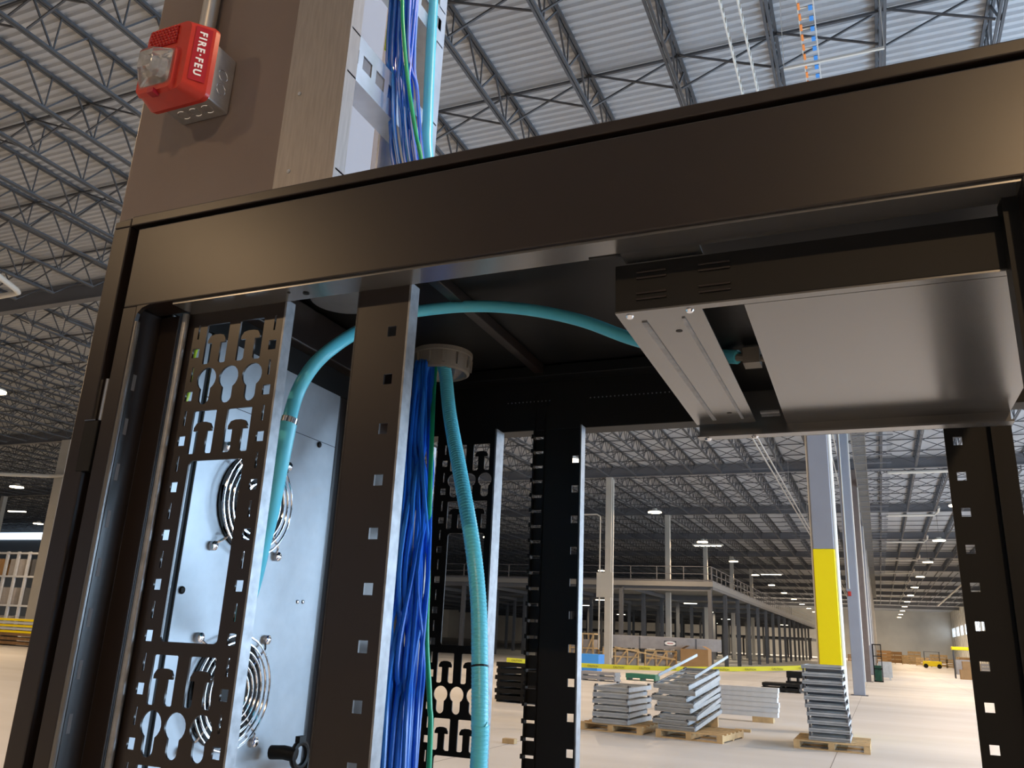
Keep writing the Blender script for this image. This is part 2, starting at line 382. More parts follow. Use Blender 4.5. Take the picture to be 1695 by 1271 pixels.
struct(MB().box(-112, -84, 78, 78.3, 7.2, ZD).build('wall_inner', 'galv'))
struct(MB().box(-112, -84, 77.9, 77.95, 11.0, 11.9).build('window_20', 'sky'))
struct(MB().box(-112, -84, 77.8, 78.4, 6.6, 7.2).build('trim_30', 'steel'))
# ------------------------------------------------------------------ pipes and trays under the roof
def T(o, *a, **k): return tag(o, *a, **k)
mb = MB()
for dx in (0, .22): mb.cyl((-4.55+dx, 30, 10.5), (-4.55+dx, 180, 10.5), .045, 6)
for k in range(20): mb.box(-4.45, -4.43, 31+k*7.4, 31.02+k*7.4, 10.5, ZD)
T(mb.build('pipe_run', 'conduit'), 'pair of thin steel pipes running away under the roof', 'pipe')
mb = MB(); x0, x1 = -.55, .05
for x in (x0, x1):
    mb.box(x-.02, x+.02, 23, 200, 11.25, 11.37)
y = 23
while y < 170: mb.box(x0, x1, y-.05, y+.05, 11.26, 11.29); y += .25
T(mb.build('cable_tray', 'mezzdeck'), 'grey ladder cable tray hung along the aisle roof', 'cable tray')
tr = empty('cable_tray', (0, 0, 11.25), 'overhead tray with an orange cable and blue clips above the cabinet', 'cable tray')
mb = MB()
for x in (-.46, -.22): mb.box(x-.008, x+.008, 3, 22, 0, .06)
y = 3.0
while y < 22: mb.box(-.46, -.22, y-.012, y+.012, 0, .02); y += .25
mb.build('rungs', 'whitepipe', tr)
mb = MB()
y = 3.1
while y < 22: mb.box(-.455, -.42, y, y+.15, -.02, -.005); y += .25
T(mb.build('cable', 'orange', tr), 'orange cable')
mb = MB(); y = 3.2
while y < 22: mb.box(-.30, -.24, y, y+.11, -.02, -.005); y += .25
T(mb.build('clip', 'bluep', tr, ), 'blue clips', kind='stuff')
mb = MB()
for x in (-1.6, -1.33): mb.box(x-.012, x+.012, 3, 60, 11.4, 11.43)
y = 3
while y < 60: mb.box(-1.62, -1.58, y, y+.12, 11.43, 11.55); mb.box(-1.35, -1.31, y, y+.12, 11.43, 11.55); y += .24
T(mb.build('wire_basket_tray', 'whitepipe'), 'pale wire basket tray under the deck left of the orange cable', 'cable tray')
T(MB().box(-.80, .80, 12.83, 12.87, 11.2, 11.235).box(-.80, -.79, 12.84, 12.85, 11.2, ZD).box(.79, .80, 12.84, 12.85, 11.2, ZD).build('tray_hanger', 'whitepipe'), 'pale strut bar on two rods carrying the orange cable tray', 'hanger')
# trapeze hangers seen through the cabinet
for k in range(34):
    y = 34+k*2.1
    o = MB().box(-6.3, -4.75, y-.02, y+.02, 11.0, 11.04).box(-6.28, -6.272, y-.004, y+.004, 11.0, ZD).box(-4.79, -4.782, y-.004, y+.004, 11.0, ZD).build('trapeze_hanger', 'rail')
    T(o, 'thin hanger bar left of the yellow column, %s of its row from the cabinet' % nth(k+1), 'hanger', 'trapeze hangers left of the column')
for k in range(40):
    y = 34+k*2.1
    o = MB().box(-.5, 1.25, y-.025, y+.025, 11.1, 11.15).box(1.2, 1.208, y-.004, y+.004, 11.1, ZD).build('trapeze_hanger', 'rail')
    T(o, 'thin hanger bar under the aisle tray, %s of its row from the cabinet' % nth(k+1), 'hanger', 'trapeze hangers under the aisle tray')
for n_ in range(2, 11):
    y = YC0+n_*BAY-.5
    o = MB().tube([(1.2, y, 12.0), (4.6, y, 12.0), (4.9, y-.3, 12.25), (4.9, y-1.4, 12.4)], .09, 8).build('roof_drain_pipe', 'whitepipe')
    T(o, 'pale pipe elbow along the %s girder over the aisle' % nth(n_+1), 'pipe', 'pipe elbows along the girders')
T(MB().tube([(15.5, 60, 11.6), (14.5, 110, 11.6), (12.5, 112, 11.6), (11.5, 125, 11.6), (11.8, 200, 11.6)], .12, 8).build('sprinkler_main', 'whitepipe'), 'long pale sprinkler main with a jog over the right of the aisle', 'pipe')
T(MB().tube([(-23.0, 13.8, 11.2), (-23.95, 15.7, 11.2), (-24.1, 15.87, 11.2), (-24.3, 15.9, 11.2), (-32, 16.1, 11.2)], .09, 10).build('duct', 'whitepipe'), 'white elbow pipe at the left edge under the girder', 'pipe')
T(MB().tube([(-58, 30, 9.6), (-47.4, 36.0, 9.9), (-45, 36.2, 9.95)], .12, 8).build('cross_pipe', 'whitepipe'), 'pale pipe meeting the beige column at the far left', 'pipe')
for (x0, y0, x1, y1, z, m_, lb) in ((-66, 47, 0, 0, 9.6, 'strip', 'small lit strip light just left of the beige column'),):
    q_ = T(MB().bar((x0, y0, z), (x0+1.5, y0+.4, z), .2, .08).build('strip_light', m_), lb, 'strip light'); MB().cyl((x0+.5, y0+.13, z+.04), (x0+.5, y0+.13, ZD), .008, 6).build('hanger_wire', 'steel', q_)
for k, (x, y) in enumerate(((-14.5, 74), (-12.5, 104))):
    e = empty('louvred_light', (x, y, 9.9), ('louvred fluorescent fixture beside the second lamp over the mezzanine', 'louvred fluorescent fixture farther along the mezzanine')[k], 'ceiling light')
    MB().box(0, 2.6, -.3, .3, 0, .12).build('housing', 'whitepipe', e)
    mb = MB()
    for q in range(5): mb.box(.15+q*.48, .5+q*.48, -.28, .28, -.03, 0)
    mb.build('tube', 'strip', e); MB().cyl((.3, 0, .12), (.3, 0, ZD-9.9), .01, 6).cyl((2.3, 0, .12), (2.3, 0, ZD-9.9), .01, 6).build('hanger_wire', 'rail', e)

# ------------------------------------------------------------------ mezzanine
mz = empty('mezzanine', (-10.88, 62.1, 0), 'grey steel mezzanine platform on many thin posts, left of the aisle', 'mezzanine')
MB().box(-60, 0, 0, 110, 5.72, 5.92).build('deck', 'mezz', mz)
T(MB().box(-60, 0, -.12, 0, 5.62, 5.97).box(0, .12, -.12, 110, 5.62, 5.97).build('edge_beam', 'mezzdeck', mz), 'paler grey edge beam')
mb = MB()
for k in range(9): mb.box(-60, 0, k*13.2+.1, k*13.2+.3, 5.3, 5.7)
for k in range(9): mb.box(-k*6.6-.1, -k*6.6+.1, 0, 110, 5.42, 5.7)
mb.build('floor_beam', 'mezz', mz)
pm = None; cnt = 0
for i in range(8):
    for j in range(15):
        if i*j > 40 or cnt >= 98: continue
        cnt += 1
        if pm is None: pm = MB().box(-.14, .14, -.14, -.1, 0, 5.42).box(-.14, .14, .1, .14, 0, 5.42).box(-.02, .02, -.1, .1, 0, 5.42).build('post', 'mezz', mz); o = pm
        else: o = pm.copy(); C.objects.link(o)
        o.location = (-i*6.6-.15, j*6.6+.15, 0)
def railing(par, a, b, lb):
    a, b = Vector(a), Vector(b); d = b-a; nn = int(d.length/2.0); mb = MB()
    for h_ in (.55, 1.08): mb.bar(a+Vector((0,0,h_)), b+Vector((0,0,h_)), .045)
    mb.bar(a+Vector((0,0,.08)), b+Vector((0,0,.08)), .02, .12)
    e = mb.build('rail', 'handrail', par)
    for k in range(min(nn, 30)+1):
        p = a+d*k/nn
        MB().bar(p, p+Vector((0,0,1.1)), .06).build('rail_post', 'handrail', par)
rl = empty('safety_railing', (-10.88, 62.1, 5.97), 'steel railing along the front edge of the mezzanine', 'railing')
railing(rl, (0, 0, 0), (-24, 0, 0), '')
rl = empty('safety_railing', (-10.88, 62.1, 5.97), 'steel railing along the aisle side of the mezzanine', 'railing')
railing(rl, (0, .3, 0), (0, 100, 0), '')
# a lower storey seen behind it
m2 = empty('mezzanine', (-12, 176, 0), 'darker platform storey far behind the mezzanine posts', 'mezzanine')
MB().box(-50, 0, 0, 30, 3.4, 3.8).build('deck', 'mezz', m2)
mb = MB()
pp = None
for i in range(12):
    if pp is None: pp = MB().box(-.15, .15, -.15, .15, 0, 3.4).build('post', 'mezz', m2); o = pp
    else: o = pp.copy(); C.objects.link(o)
    o.location = (-i*4.2-.3, .5, 0)
# lamps under the mezzanine
for (x, y) in ((-16, 80), (-24, 78), (-18, 100), (-30, 92), (-20, 125), (-34, 120), (-14, 145), (-26, 150)):
    o = MB().box(x-.6, x+.6, y-.08, y+.08, 5.2, 5.26).build('strip_light', 'strip'); T(o, 'small lit strip under the mezzanine deck, %s' % {80: 'nearest the front right corner', 78: 'at the front left', 100: 'second row back on the right', 92: 'second row back on the left', 125: 'third row back on the right', 120: 'third row back on the left', 145: 'farthest back on the right', 150: 'farthest back on the left'}[y], 'strip light', 'strips under the mezzanine')
    ld = bpy.data.lights.new('strip_glow', 'AREA'); ld.shape = 'RECTANGLE'; ld.size = 1.2; ld.size_y = .2; ld.energy = 260; ld.color = (1, .8, .55)
    lo = bpy.data.objects.new('strip_glow', ld); C.objects.link(lo); lo.location = (x, y, 5.15)

# ------------------------------------------------------------------ things on the floor
def pallet(w=1.15, d=1.0, m='wood'):
    mb = MB()
    for k in range(7): x = -w/2+k*(w-.1)/6; mb.box(x, x+.1, -d/2, d/2, .115, .135)
    for y in (-d/2, -.04, d/2-.08): mb.box(-w/2, w/2, y, y+.08, .02, .112)
    for y in (-d/2, -.05, d/2-.1): mb.box(-w/2, w/2, y, y+.1, 0, .018)
    # openings for the forks
    return mb
def pallet2(w=1.15, d=1.0):
    mb = MB()
    for k in range(6): y = -d/2+k*(d-.1)/5; mb.box(-w/2, w/2, y, y+.1, .118, .138)
    for x in (-w/2, -.05, w/2-.1): mb.box(x, x+.1, -d/2, d/2, .022, .116)
    for y in (-d/2, -.05, d/2-.1): mb.box(-w/2, w/2, y, y+.1, 0, .02)
    return mb
def place(o, loc, rz, label, cat, group=None): o.location = loc; o.rotation_euler.z = rz; return tag(o, label, cat, group)
def cp(o): c = o.copy(); C.objects.link(c); return c
pl = pallet2(1.2, 1.35).build('wooden_pallet', 'wood')
place(pl, (-.87, 16.55, 0), 0.0, 'light wooden pallet under the tall tower of grey frames', 'pallet')
place(cp(pl), (-4.6, 16.35, 0), -.05, 'wooden pallet under the left stack of grey frames', 'pallet')
place(cp(pl), (-3.1, 16.2, 0), -.12, 'wooden pallet sticking out under the middle stack of frames', 'pallet')
def frame_mb(w, d, h=.06):
    mb = MB(); t = .012
    # front and rear channels (open side outwards)
    for y, s_ in ((-d/2, 1), (d/2, -1)):
        mb.box(-w/2, w/2, min(y+s_*.03, y+s_*(.03+t)), max(y+s_*.03, y+s_*(.03+t)), 0, h)
        mb.box(-w/2, w/2, min(y, y+s_*.05), max(y, y+s_*.05), h-.022, h); mb.box(-w/2, w/2, min(y, y+s_*.05), max(y, y+s_*.05), 0, .012)
    for x, s_ in ((-w/2, 1), (w/2, -1)):
        mb.box(min(x, x+s_*t), max(x, x+s_*t), -d/2, d/2, 0, h); mb.box(min(x, x+s_*.04), max(x, x+s_*.04), -d/2, d/2, h-.01, h)
    for k in range(1, 5): y = -d/2+k*d/5; mb.box(-w/2+t, w/2-t, y-.02, y+.02, h-.03, h-.006)
    return mb
fa = frame_mb(.66, 1.15).build('steel_tray', 'frame')
FN = ['bottom', 'second from the bottom', 'third from the bottom', 'fourth from the bottom', 'fifth from the bottom', 'sixth from the bottom', 'seventh from the bottom', 'eighth from the bottom', 'ninth from the bottom', 'tenth from the bottom', 'eleventh from the bottom', 'topmost']
offs = [0, .0, -.005, -.02, -.03, -.045, -.05, -.055, -.06, -.06]
for k in range(10):
    o = fa if k == 0 else cp(fa)
    nm = FN[k] if k < 9 else 'topmost'
    place(o, (-.90+offs[k], 16.58, .14+k*.128), [0, .01, -.01, .012, -.01][k % 5], 'grey steel tray section in the tall tower by the yellow column, %s' % nm, 'steel tray', 'trays in the tall tower')
    if k < 9:
        b_ = MB().box(-.325, -.295, -.55, -.45, .06, .128).box(.295, .325, -.55, -.45, .06, .128).box(-.325, -.295, .4, .5, .06, .128).box(.295, .325, .4, .5, .06, .128).box(-.31, .31, .05, .07, .06, .128).build('spacer', 'steel', o)  # full-width middle bar is added dark infill for the shaded gap between trays
fb = frame_mb(.68, 1.5, .08).build('steel_tray', 'frame')
for k in range(6):
    o = fb if k == 0 else cp(fb)
    place(o, (-4.62+(.02, -.02, .03)[k % 3], 16.4, .145+k*.112), (-.05, .02, -.03)[k % 3], 'grey steel tray section in the left stack seen through the cabinet, %s' % (FN[k] if k < 5 else 'topmost'), 'steel tray', 'trays in the left stack')
    MB().box(-.335, -.30, -.72, -.62, .08, .112).box(.30, .335, -.72, -.62, .08, .112).box(-.335, -.30, .6, .7, .08, .112).box(.30, .335, .6, .7, .08, .112).build('spacer', 'steel', o)
for k in range(8):
    o = cp(fb)
    place(o, (-3.32+(.03, -.03, .05, 0)[k % 4], 16.35-.02*k, .26+k*.099), (-.16, -.23, -.13, -.2)[k % 4], 'grey steel tray section in the crooked middle stack, %s' % (FN[k] if k < 7 else 'topmost'), 'steel tray', 'trays in the middle stack')
    o.rotation_euler.x = .165+.012*(k % 3)
    MB().box(-.335, -.30, -.72, -.62, .08, .098).box(.30, .335, -.72, -.62, .08, .098).box(-.335, -.30, .6, .7, .08, .098).box(.30, .335, .6, .7, .08, .098).build('spacer', 'steel', o)
T(MB().box(-3.6, -2.9, 16.85, 16.95, .14, .36).build('timber_prop', 'wood'), 'timber block propping up the back of the crooked middle stack', 'timber')
for s_ in (-.33, .33):
    T(MB().bar((-3.45+s_, 15.85, 1.03), (-3.05+s_*.9, 17.3, 1.40), .02, .05).build('leaning_channel', 'frame'), 'loose grey channel propped on top of the middle stack, its %s one' % ('left' if s_ < 0 else 'right'), 'steel channel')
pk = MB().box(-.95, .95, -.14, .14, 0, .10).box(-.95, .95, -.15, -.142, .0, .012).box(-.95, .95, -.15, -.142, .088, .10).build('steel_plank', 'plank')
for k in range(6):
    o = pk if k == 0 else cp(pk)
    place(o, (-3.15+.015*(k % 3), 20.6, .12+k*.104), 0, 'pale steel plank in the flat bundle between the stacks, %s' % (FN[k] if k < 5 else 'topmost'), 'steel plank', 'planks in the flat bundle')
T(MB().box(-4.0, -3.55, 20.45, 20.75, 0, .12).box(-2.75, -2.3, 20.45, 20.75, 0, .12).build('timber_bearer', 'wood'), 'short timber bearers under the bundle of pale planks', 'timber')
T(MB().box(-2.75, -2.45, 17.9, 18.0, 0, .05).build('timber_offcut', 'wood'), 'small timber offcut on the floor right of the middle stack', 'timber')
T(MB().box(-5.5, -5.3, 12.75, 12.87, 0, .07).build('timber_offcut', 'wood'), 'small timber block on the floor seen between the rear rails', 'timber')
# tape barrier
tp = empty('barrier_tape', (-1.19, 18.7, 1.35), 'yellow caution tape strung across to the yellow column', 'tape')
mb = MB(); mk = MB(); NP = 60
A_, B_ = Vector((-7.4, 17.2, 1.10)), Vector((-1.165, 19.0, 1.27))
pts = []
for k in range(NP+1):
    t = k/NP; p = A_.lerp(B_, t); p.z -= .10*4*t*(1-t); pts.append(p-Vector((-1.19, 18.7, 1.35)))
for k in range(NP): mb.add([pts[k]+Vector((0,0,-.045)), pts[k+1]+Vector((0,0,-.045)), pts[k+1]+Vector((0,0,.045)), pts[k]+Vector((0,0,.045)), pts[k]+Vector((0,.002,-.045)), pts[k+1]+Vector((0,.002,-.045)), pts[k+1]+Vector((0,.002,.045)), pts[k]+Vector((0,.002,.045))], [(0,1,2,3),(7,6,5,4),(0,4,5,1),(3,2,6,7)])
mb.build('ribbon', 'tapey', tp)
for k in range(1, NP, 5):
    p = pts[k]; text_mesh('print', 'CAUTION', .05, 'tapek', tp, Matrix.Translation(p+Vector((.12, -.004, -.004)))@Matrix.Rotation(math.atan2(B_.y-A_.y, B_.x-A_.x), 4, 'Z')@Matrix.Rotation(math.radians(90), 4, 'X'), bold=.002)
# dark stacks
def stack(name, m, x0, x1, y0, y1, h, layers, label, cat, gap=.35):
    mb = MB()
    for k in range(layers):
        z = k*h/layers; j = random.uniform(-.04, .04)
        mb.box(x0+j, x1+j, y0, y1, z+(h/layers)*gap, z+h/layers)
        for x in (x0, (x0+x1)/2-.05, x1-.1): mb.box(x+.02, x+.1, y0+.02, y1-.02, z, z+(h/layers)*gap)
    return T(mb.build(name, m), label, cat)
stack('plastic_pallet_stack', 'blackin', -9.0, -7.6, 20.3, 21.4, .95, 6, 'stack of black plastic pallets seen behind the rear rail', 'pallets')
stack('black_beam_stack', 'blackin', -4.3, -2.9, 35.0, 36.2, .32, 2, 'low black pile on the floor left of the frame tower', 'beams')
stack('black_crate', 'blackin', -3.5, -2.7, 36.3, 37.0, .75, 2, 'black crate on the floor behind the low black pile', 'crate')
stack('dark_pallet_stack', 'wrap', -11.4, -9.9, 34.2, 35.0, .35, 2, 'dark wrapped pallets on the floor under the tape', 'pallets')
stack('green_pallet', 'greenpl', -10.2, -8.9, 36.8, 37.6, .28, 1, 'dark green plastic pallet on the floor under the tape', 'pallet')
T(MB().box(-13.9, -12.9, 41.5, 42.5, 0.45, .9).box(-13.8, -13.0, 41.6, 42.4, 0, .45).build('blue_bin', 'bluep'), 'blue and white bin at the left end of the crates', 'bin')
# long wrapped duct section on crates
lb = empty('wrapped_duct', (-16.6, 56, 0), 'long grey wrapped duct lying on the wooden crates, with an oval logo', 'duct')
mx = Matrix.Rotation(math.radians(17), 4, 'Z')
MB().box(0, 7.3, 0, .9, 1.18, 1.98, mx).build('body', 'wrap', lb, bevel=.02)
for xx in (1.9, 5.6): MB().box(xx, xx+.08, -.02, .92, 1.13, 1.94, mx).build('strap', 'steel', lb)
mb = MB(); mb.box(3.55, 4.35, -.012, 0, 1.42, 1.75, mx); T(mb.build('logo_patch', 'steel', lb), 'dark square behind the logo')
mb = MB(); pts = [(3.95+.36*math.cos(a), 1.585+.14*math.sin(a)) for a in [2*math.pi*k/24 for k in range(24)]]; mb.prism(pts, -.02, -.013, 'y'); mb.v = [tuple(mx @ Vector(v)) for v in mb.v]
T(mb.build('oval_logo', 'white', lb), 'white oval logo')
mb = MB(); mb.box(3.76, 4.14, -.026, -.021, 1.56, 1.61, mx); mb.build('logo_letters', 'redlabel', lb)
def crate(x0, y0, w, d, h, label, m='wood', rot=0):
    e = empty('wooden_crate', (x0, y0, 0), label, 'crate', rz=rot); mb = MB(); t = .09
    for x in (0, w/3, 2*w/3, w-t):
        for y in (0, d-t): mb.box(x, x+t, y, y+t, 0, h)
    for z in (0, h/2, h-t):
        for y in (0, d-t): mb.box(0, w, y-.02, y+t, z, z+t)
        for x in (0, w-t): mb.box(x, x+t, 0, d, z, z+t)
    for k in range(3):
        mb.bar((k*w/3+t, -.02, t), ((k+1)*w/3, -.02, h-t), .09, .02, up=(0, 1, 0))
    mb.build('frame', m, e)
    MB().box(t+.02, w-t-.02, .15, d-.15, .05, h*.8).build('wrapped_load', 'wrap', e)
    return e
crate(-19.8, 54.5, 2.5, 1.4, 2.0, 'tall timber crate at the left end of the wrapped duct')
crate(-16.95, 55.4, 2.4, 1.2, 1.12, 'timber crate under the left half of the wrapped duct', rot=.29)
crate(-14.3, 56.2, 2.1, 1.2, 1.12, 'timber crate under the middle of the wrapped duct', rot=.29)
T(MB().bar((-16.0, 55.0, 1.2), (-12.2, 55.9, .6), .2, .08).build('timber_brace', 'wood'), 'diagonal timber leaning across the crates', 'timber')
cb = empty('cardboard_box', (-10.95, 56.3, 0), 'big open brown cardboard box right of the crates', 'box')
MB().box(-.88, .88, -.6, -.59, 0, 1.3).box(-.88, .88, .59, .6, 0, 1.3).box(-.88, -.87, -.59, .59, 0, 1.3).box(.87, .88, -.59, .59, 0, 1.3).box(-.87, .87, -.59, .59, 0, .01).build('walls', 'card', cb)
for s_ in (-1, 1): MB().bar((s_*.88, 0, 1.3), (s_*.5, 0, 1.5), 1.1, .01, up=(s_, 0, 0) if False else (0, 0, 1)).build('flap', 'card', cb)
# cage by the third column
cg = empty('black_cage', (-.45, 54.9, 0), 'tall black wire cage at the foot of the brown grey column', 'cage')
mb = MB()
for x in (0, .45):
    for y in (0, 1.2): mb.box(x, x+.05, y, y+.05, 0, 2.1)
for z in (0, .7, 1.4, 2.05):
    for y in (0, 1.2): mb.box(0, .5, y, y+.05, z, z+.05)
    for x in (0, .45): mb.box(x, x+.05, 0, 1.25, z, z+.05)
for k in range(6): mb.box(.06+k*.07, .075+k*.07, 0, .02, 0, 2.1)
mb.build('frame', 'blackin', cg); MB().box(.06, .44, .1, 1.1, .06, .9).build('contents', 'greenpl', cg)
T(MB().box(-.2, .6, 60, 61, 0.15, 1.1).box(-.15, -.05, 60, 60.1, 0, .15).box(.4, .5, 60, 60.1, 0, .15).build('pale_cart', 'frame'), 'pale blue cart behind the black cage', 'cart')
# right-hand clutter along the aisle
random.seed(11)
names = [('pallet stack', 'wood'), ('timber crates', 'wood'), ('wrapped load', 'wrap'), ('carton pile', 'card')]
spots = [(-1.0, 150), (1.0, 160), (3.2, 158), (5.0, 150), (6.6, 140), (2.2, 175), (0, 178), (4.6, 176), (7.2, 165), (9.2, 128), (8.6, 116), (9.6, 104), (8.6, 140), (-3, 170), (-5.5, 168)]
lab = ['at the far end of the aisle, just right of the column row', 'in the middle of the far end', 'stacked right of the middle at the far end', 'beside the yellow lift', 'behind the yellow lift', 'farthest back in the centre', 'farthest back by the columns', 'farthest back behind the yellow lift', 'near the far right wall', 'against the right side, third from the camera', 'against the right side, second from the camera', 'against the right side of the aisle, nearest the camera', 'on the right behind the lift', 'far back left of the column row', 'far back at the edge of the mezzanine']
for (x, y), L_ in zip(spots, lab):
    nm, m_ = names[random.randrange(4)]; w = random.uniform(1.8, 2.6); h = random.uniform(1.0, 2.2)
    stack(nm.replace(' ', '_'), m_, x, x+w, y, y+1.2, h, random.choice((3, 4, 5)), '%s %s' % (nm, L_), nm.split()[-1], .25)
lf = empty('scissor_lift', (6.2, 128, 0), 'small yellow lift parked on the right of the aisle', 'lift')
MB().box(-1.1, 1.1, -.5, .5, .25, .9).build('chassis', 'yellow', lf, bevel=.05)
for x in (-.8, .8): MB().cyl((x, -.55, .28), (x, .55, .28), .28, 14).build('wheel', 'blackin', lf)
mb = MB()
for x in (-.9, .9):
    for y in (-.4, .4): mb.box(x-.03, x+.03, y-.03, y+.03, .9, 2.1)
mb.box(-.95, .95, -.45, .45, 2.05, 2.1); mb.build('guard', 'steel', lf)
T(MB().box(5.4, 6.4, 73.5, 74.3, 0, .7).box(5.6, 6.2, 73.6, 74.2, .7, 1.3).build('brown_bale', 'card'), 'torn brown carton bale by the rear right post', 'bale')
yl = empty('yellow_topped_cart', (5.9, 76, 0), 'cart with a yellow top behind the brown bale', 'cart')
MB().box(-.8, .8, -.5, .5, 2.1, 2.35).build('top', 'yellow', yl, bevel=.05)
mb = MB()
for x in (-.7, .65):
    for y in (-.45, .4): mb.box(x, x+.06, y, y+.06, 0, 2.1)
mb.build('posts', 'steel', yl); MB().box(-.6, .6, -.4, .4, .3, 1.4).build('body', 'wrap', yl)
# far left: pale posts, beams on pallets
sh = empty('pallet_rack', (-66.2, 46, 0), 'open storage rack of pale posts at the left edge', 'rack')
for k in range(7): MB().box(k*1.25, k*1.25+.22, 0, .15, 0, 6.2).build('upright', 'plank', sh)
for z in (2.0, 4.2, 6.0): (MB().box(0, 7.8, -.02, .1, z, z+.14).build('beam', 'plank', sh), MB().box(0, 7.8, .15, 1.6, z+.08, z+.14).build('shelf', 'steel', sh))
for k, (x, z) in enumerate(((.1, 2.14), (2.6, 2.14), (5.1, 2.14), (.3, 4.34), (2.9, 4.34), (5.4, 4.34), (.2, 0), (2.7, 0), (5.2, 0))):
    T(MB().box(-66.2+x, -66.2+x+1.6, 46.2, 47.4, z+.01, z+1.3).build('stored_carton', ['card', 'wrap', 'steel'][k % 3]), '%s carton on the %s level of the left rack, %s' % (['brown', 'grey', 'dark'][k % 3], ['middle', 'upper', 'bottom'][0 if z == 2.14 else 1 if z > 3 else 2], ['left', 'centre', 'right'][k % 3]), 'carton')
for k in range(5):
    o = MB().box(-43, -37.5, 29.6, 30.6, .62+k*.14, .72+k*.14).build('beam_bundle', 'plank' if k % 2 else 'yellow')
    T(o, '%s long beam in the bundle at the left edge, %s' % ('white' if k % 2 else 'yellow', FN[k]), 'beam', 'beams at the left edge')
stack('pallet_stack', 'darkwood', -43, -37.5, 29.6, 30.6, .61, 3, 'dark wooden pallets under the yellow and white beams', 'pallets')
T(MB().box(-41, -37, 25, 26, 0, .5).box(-40, -38, 25.1, 25.9, .5, .75).build('debris_pile', 'darkwood'), 'low brown debris pile on the floor at the left edge', 'debris')

# ------------------------------------------------------------------ near column with the fire alarm, ladder tray
CX0, CX1, CY0, CY1 = -1.442, -1.02, 1.13, 1.45
e = empty('building_column', ((CX0+CX1)/2, (CY0+CY1)/2, 0), 'big brown grey steel column right behind the cabinet, carrying the fire alarm', 'column')
o_ = ((CX0+CX1)/2, (CY0+CY1)/2, 0)
mb = MB().box(CX0, CX1, CY0, CY0+.022, 0, ZB).box(CX0, CX1, CY1-.022, CY1, 0, ZB).box(CX0+.2, CX0+.222, CY0+.022, CY1-.022, 0, ZB)
mb.build('shaft', 'colpaint', e, off=o_, bevel=.003)
tag(MB().box(CX1-.012, CX1, CY0+.022, CY1-.022, .0, ZB).build('side_plate', 'colgrey', e, off=o_), 'closing plate, coloured paler as if daylit')  # column's lit right side: the daylight on it is put into the colour
MB().cyl((-1.262, CY0-.022, 1.6+1.185), (-1.262, CY0-.022, 1.6+3.2), .0175, 16).build('conduit', 'conduit', e, off=o_, smooth=True)
Z0 = 1.6
al = empty('fire_alarm', (-1.245, 1.13, Z0+1.02), 'red fire alarm horn strobe with clear lens on its steel box, on the column', 'fire alarm')
oa = (-1.245, 1.13, Z0+1.02)
MB().box(-1.303, -1.180, 1.068, 1.1295, Z0+1.021, Z0+1.153).build('back_box', 'zinc', al, off=oa, bevel=.004)
mb = MB()
def arc(c, r_, ax, n=14):
    out = []
    for k in range(n):
        a = 2*math.pi*k/n
        out.append((c[0], c[1]+r_*math.cos(a), c[2]+r_*math.sin(a)) if ax == 'x' else (c[0]+r_*math.cos(a), c[1]+r_*math.sin(a), c[2]))
    return out
for z in (1.062, 1.095): mb.tube(arc((-1.180, 1.099, Z0+z), .0125, 'x'), .0009, 4, closed=True)
for x in (-1.272, -1.240, -1.208): mb.tube(arc((x, 1.099, Z0+1.021), .0125, 'z'), .0009, 4, closed=True)
mb.build('knockout', 'chrome', al, off=oa)
# housing: frustum with wide sloping right flank
def frust(a, b, ya, yb, r0=.012):
    mb = MB(); pa = rsq(*a, r0, 4); pb = rsq(*b, r0, 4); n = len(pa)
    mb.add([(x, ya, z) for x, z in pa]+[(x, yb, z) for x, z in pb], [tuple(range(n)), tuple(reversed(range(n, 2*n)))]+[(i, (i+1) % n, n+(i+1) % n, n+i) for i in range(n)]); return mb
frust((-1.326, -1.174, Z0+1.012, Z0+1.186), (-1.328, -1.176, Z0+1.010, Z0+1.187), 1.068, 1.058, .016).build('housing', 'red', al, off=oa, smooth=True)
frust((-1.322, -1.205, Z0+1.020, Z0+1.183), (-1.328, -1.176, Z0+1.010, Z0+1.187), 1.020, 1.058, .018).build('housing', 'red', al, off=oa, smooth=True)
# flat label on the flank
p0 = Vector((-1.2035, 1.0225, 0)); p1 = Vector((-1.1765, 1.0555, 0)); fd = (p1-p0).normalized(); nrm = Vector((fd.y, -fd.x, 0))
mxl = Matrix.Translation(Vector((-1.190, 1.039, Z0+1.105))-Vector(oa)+nrm*.0006) @ Matrix((Vector((0,0,-1)), fd, nrm)).transposed().to_4x4()
mb = MB().box(-.066, .062, -.015, .0175, 0, .0006, mxl); T(mb.build('label_plate', 'redlabel', al), 'darker red lettered strip')
mxt = Matrix.Translation(Vector((-1.190, 1.039, Z0+1.108))-Vector(oa)+nrm*.0016) @ Matrix((Vector((0,0,-1)), fd, nrm)).transposed().to_4x4()
text_mesh('lettering', 'FIRE\u00b7FEU', .0205, 'white', al, mxt, spacing=1.38, bold=.0007)
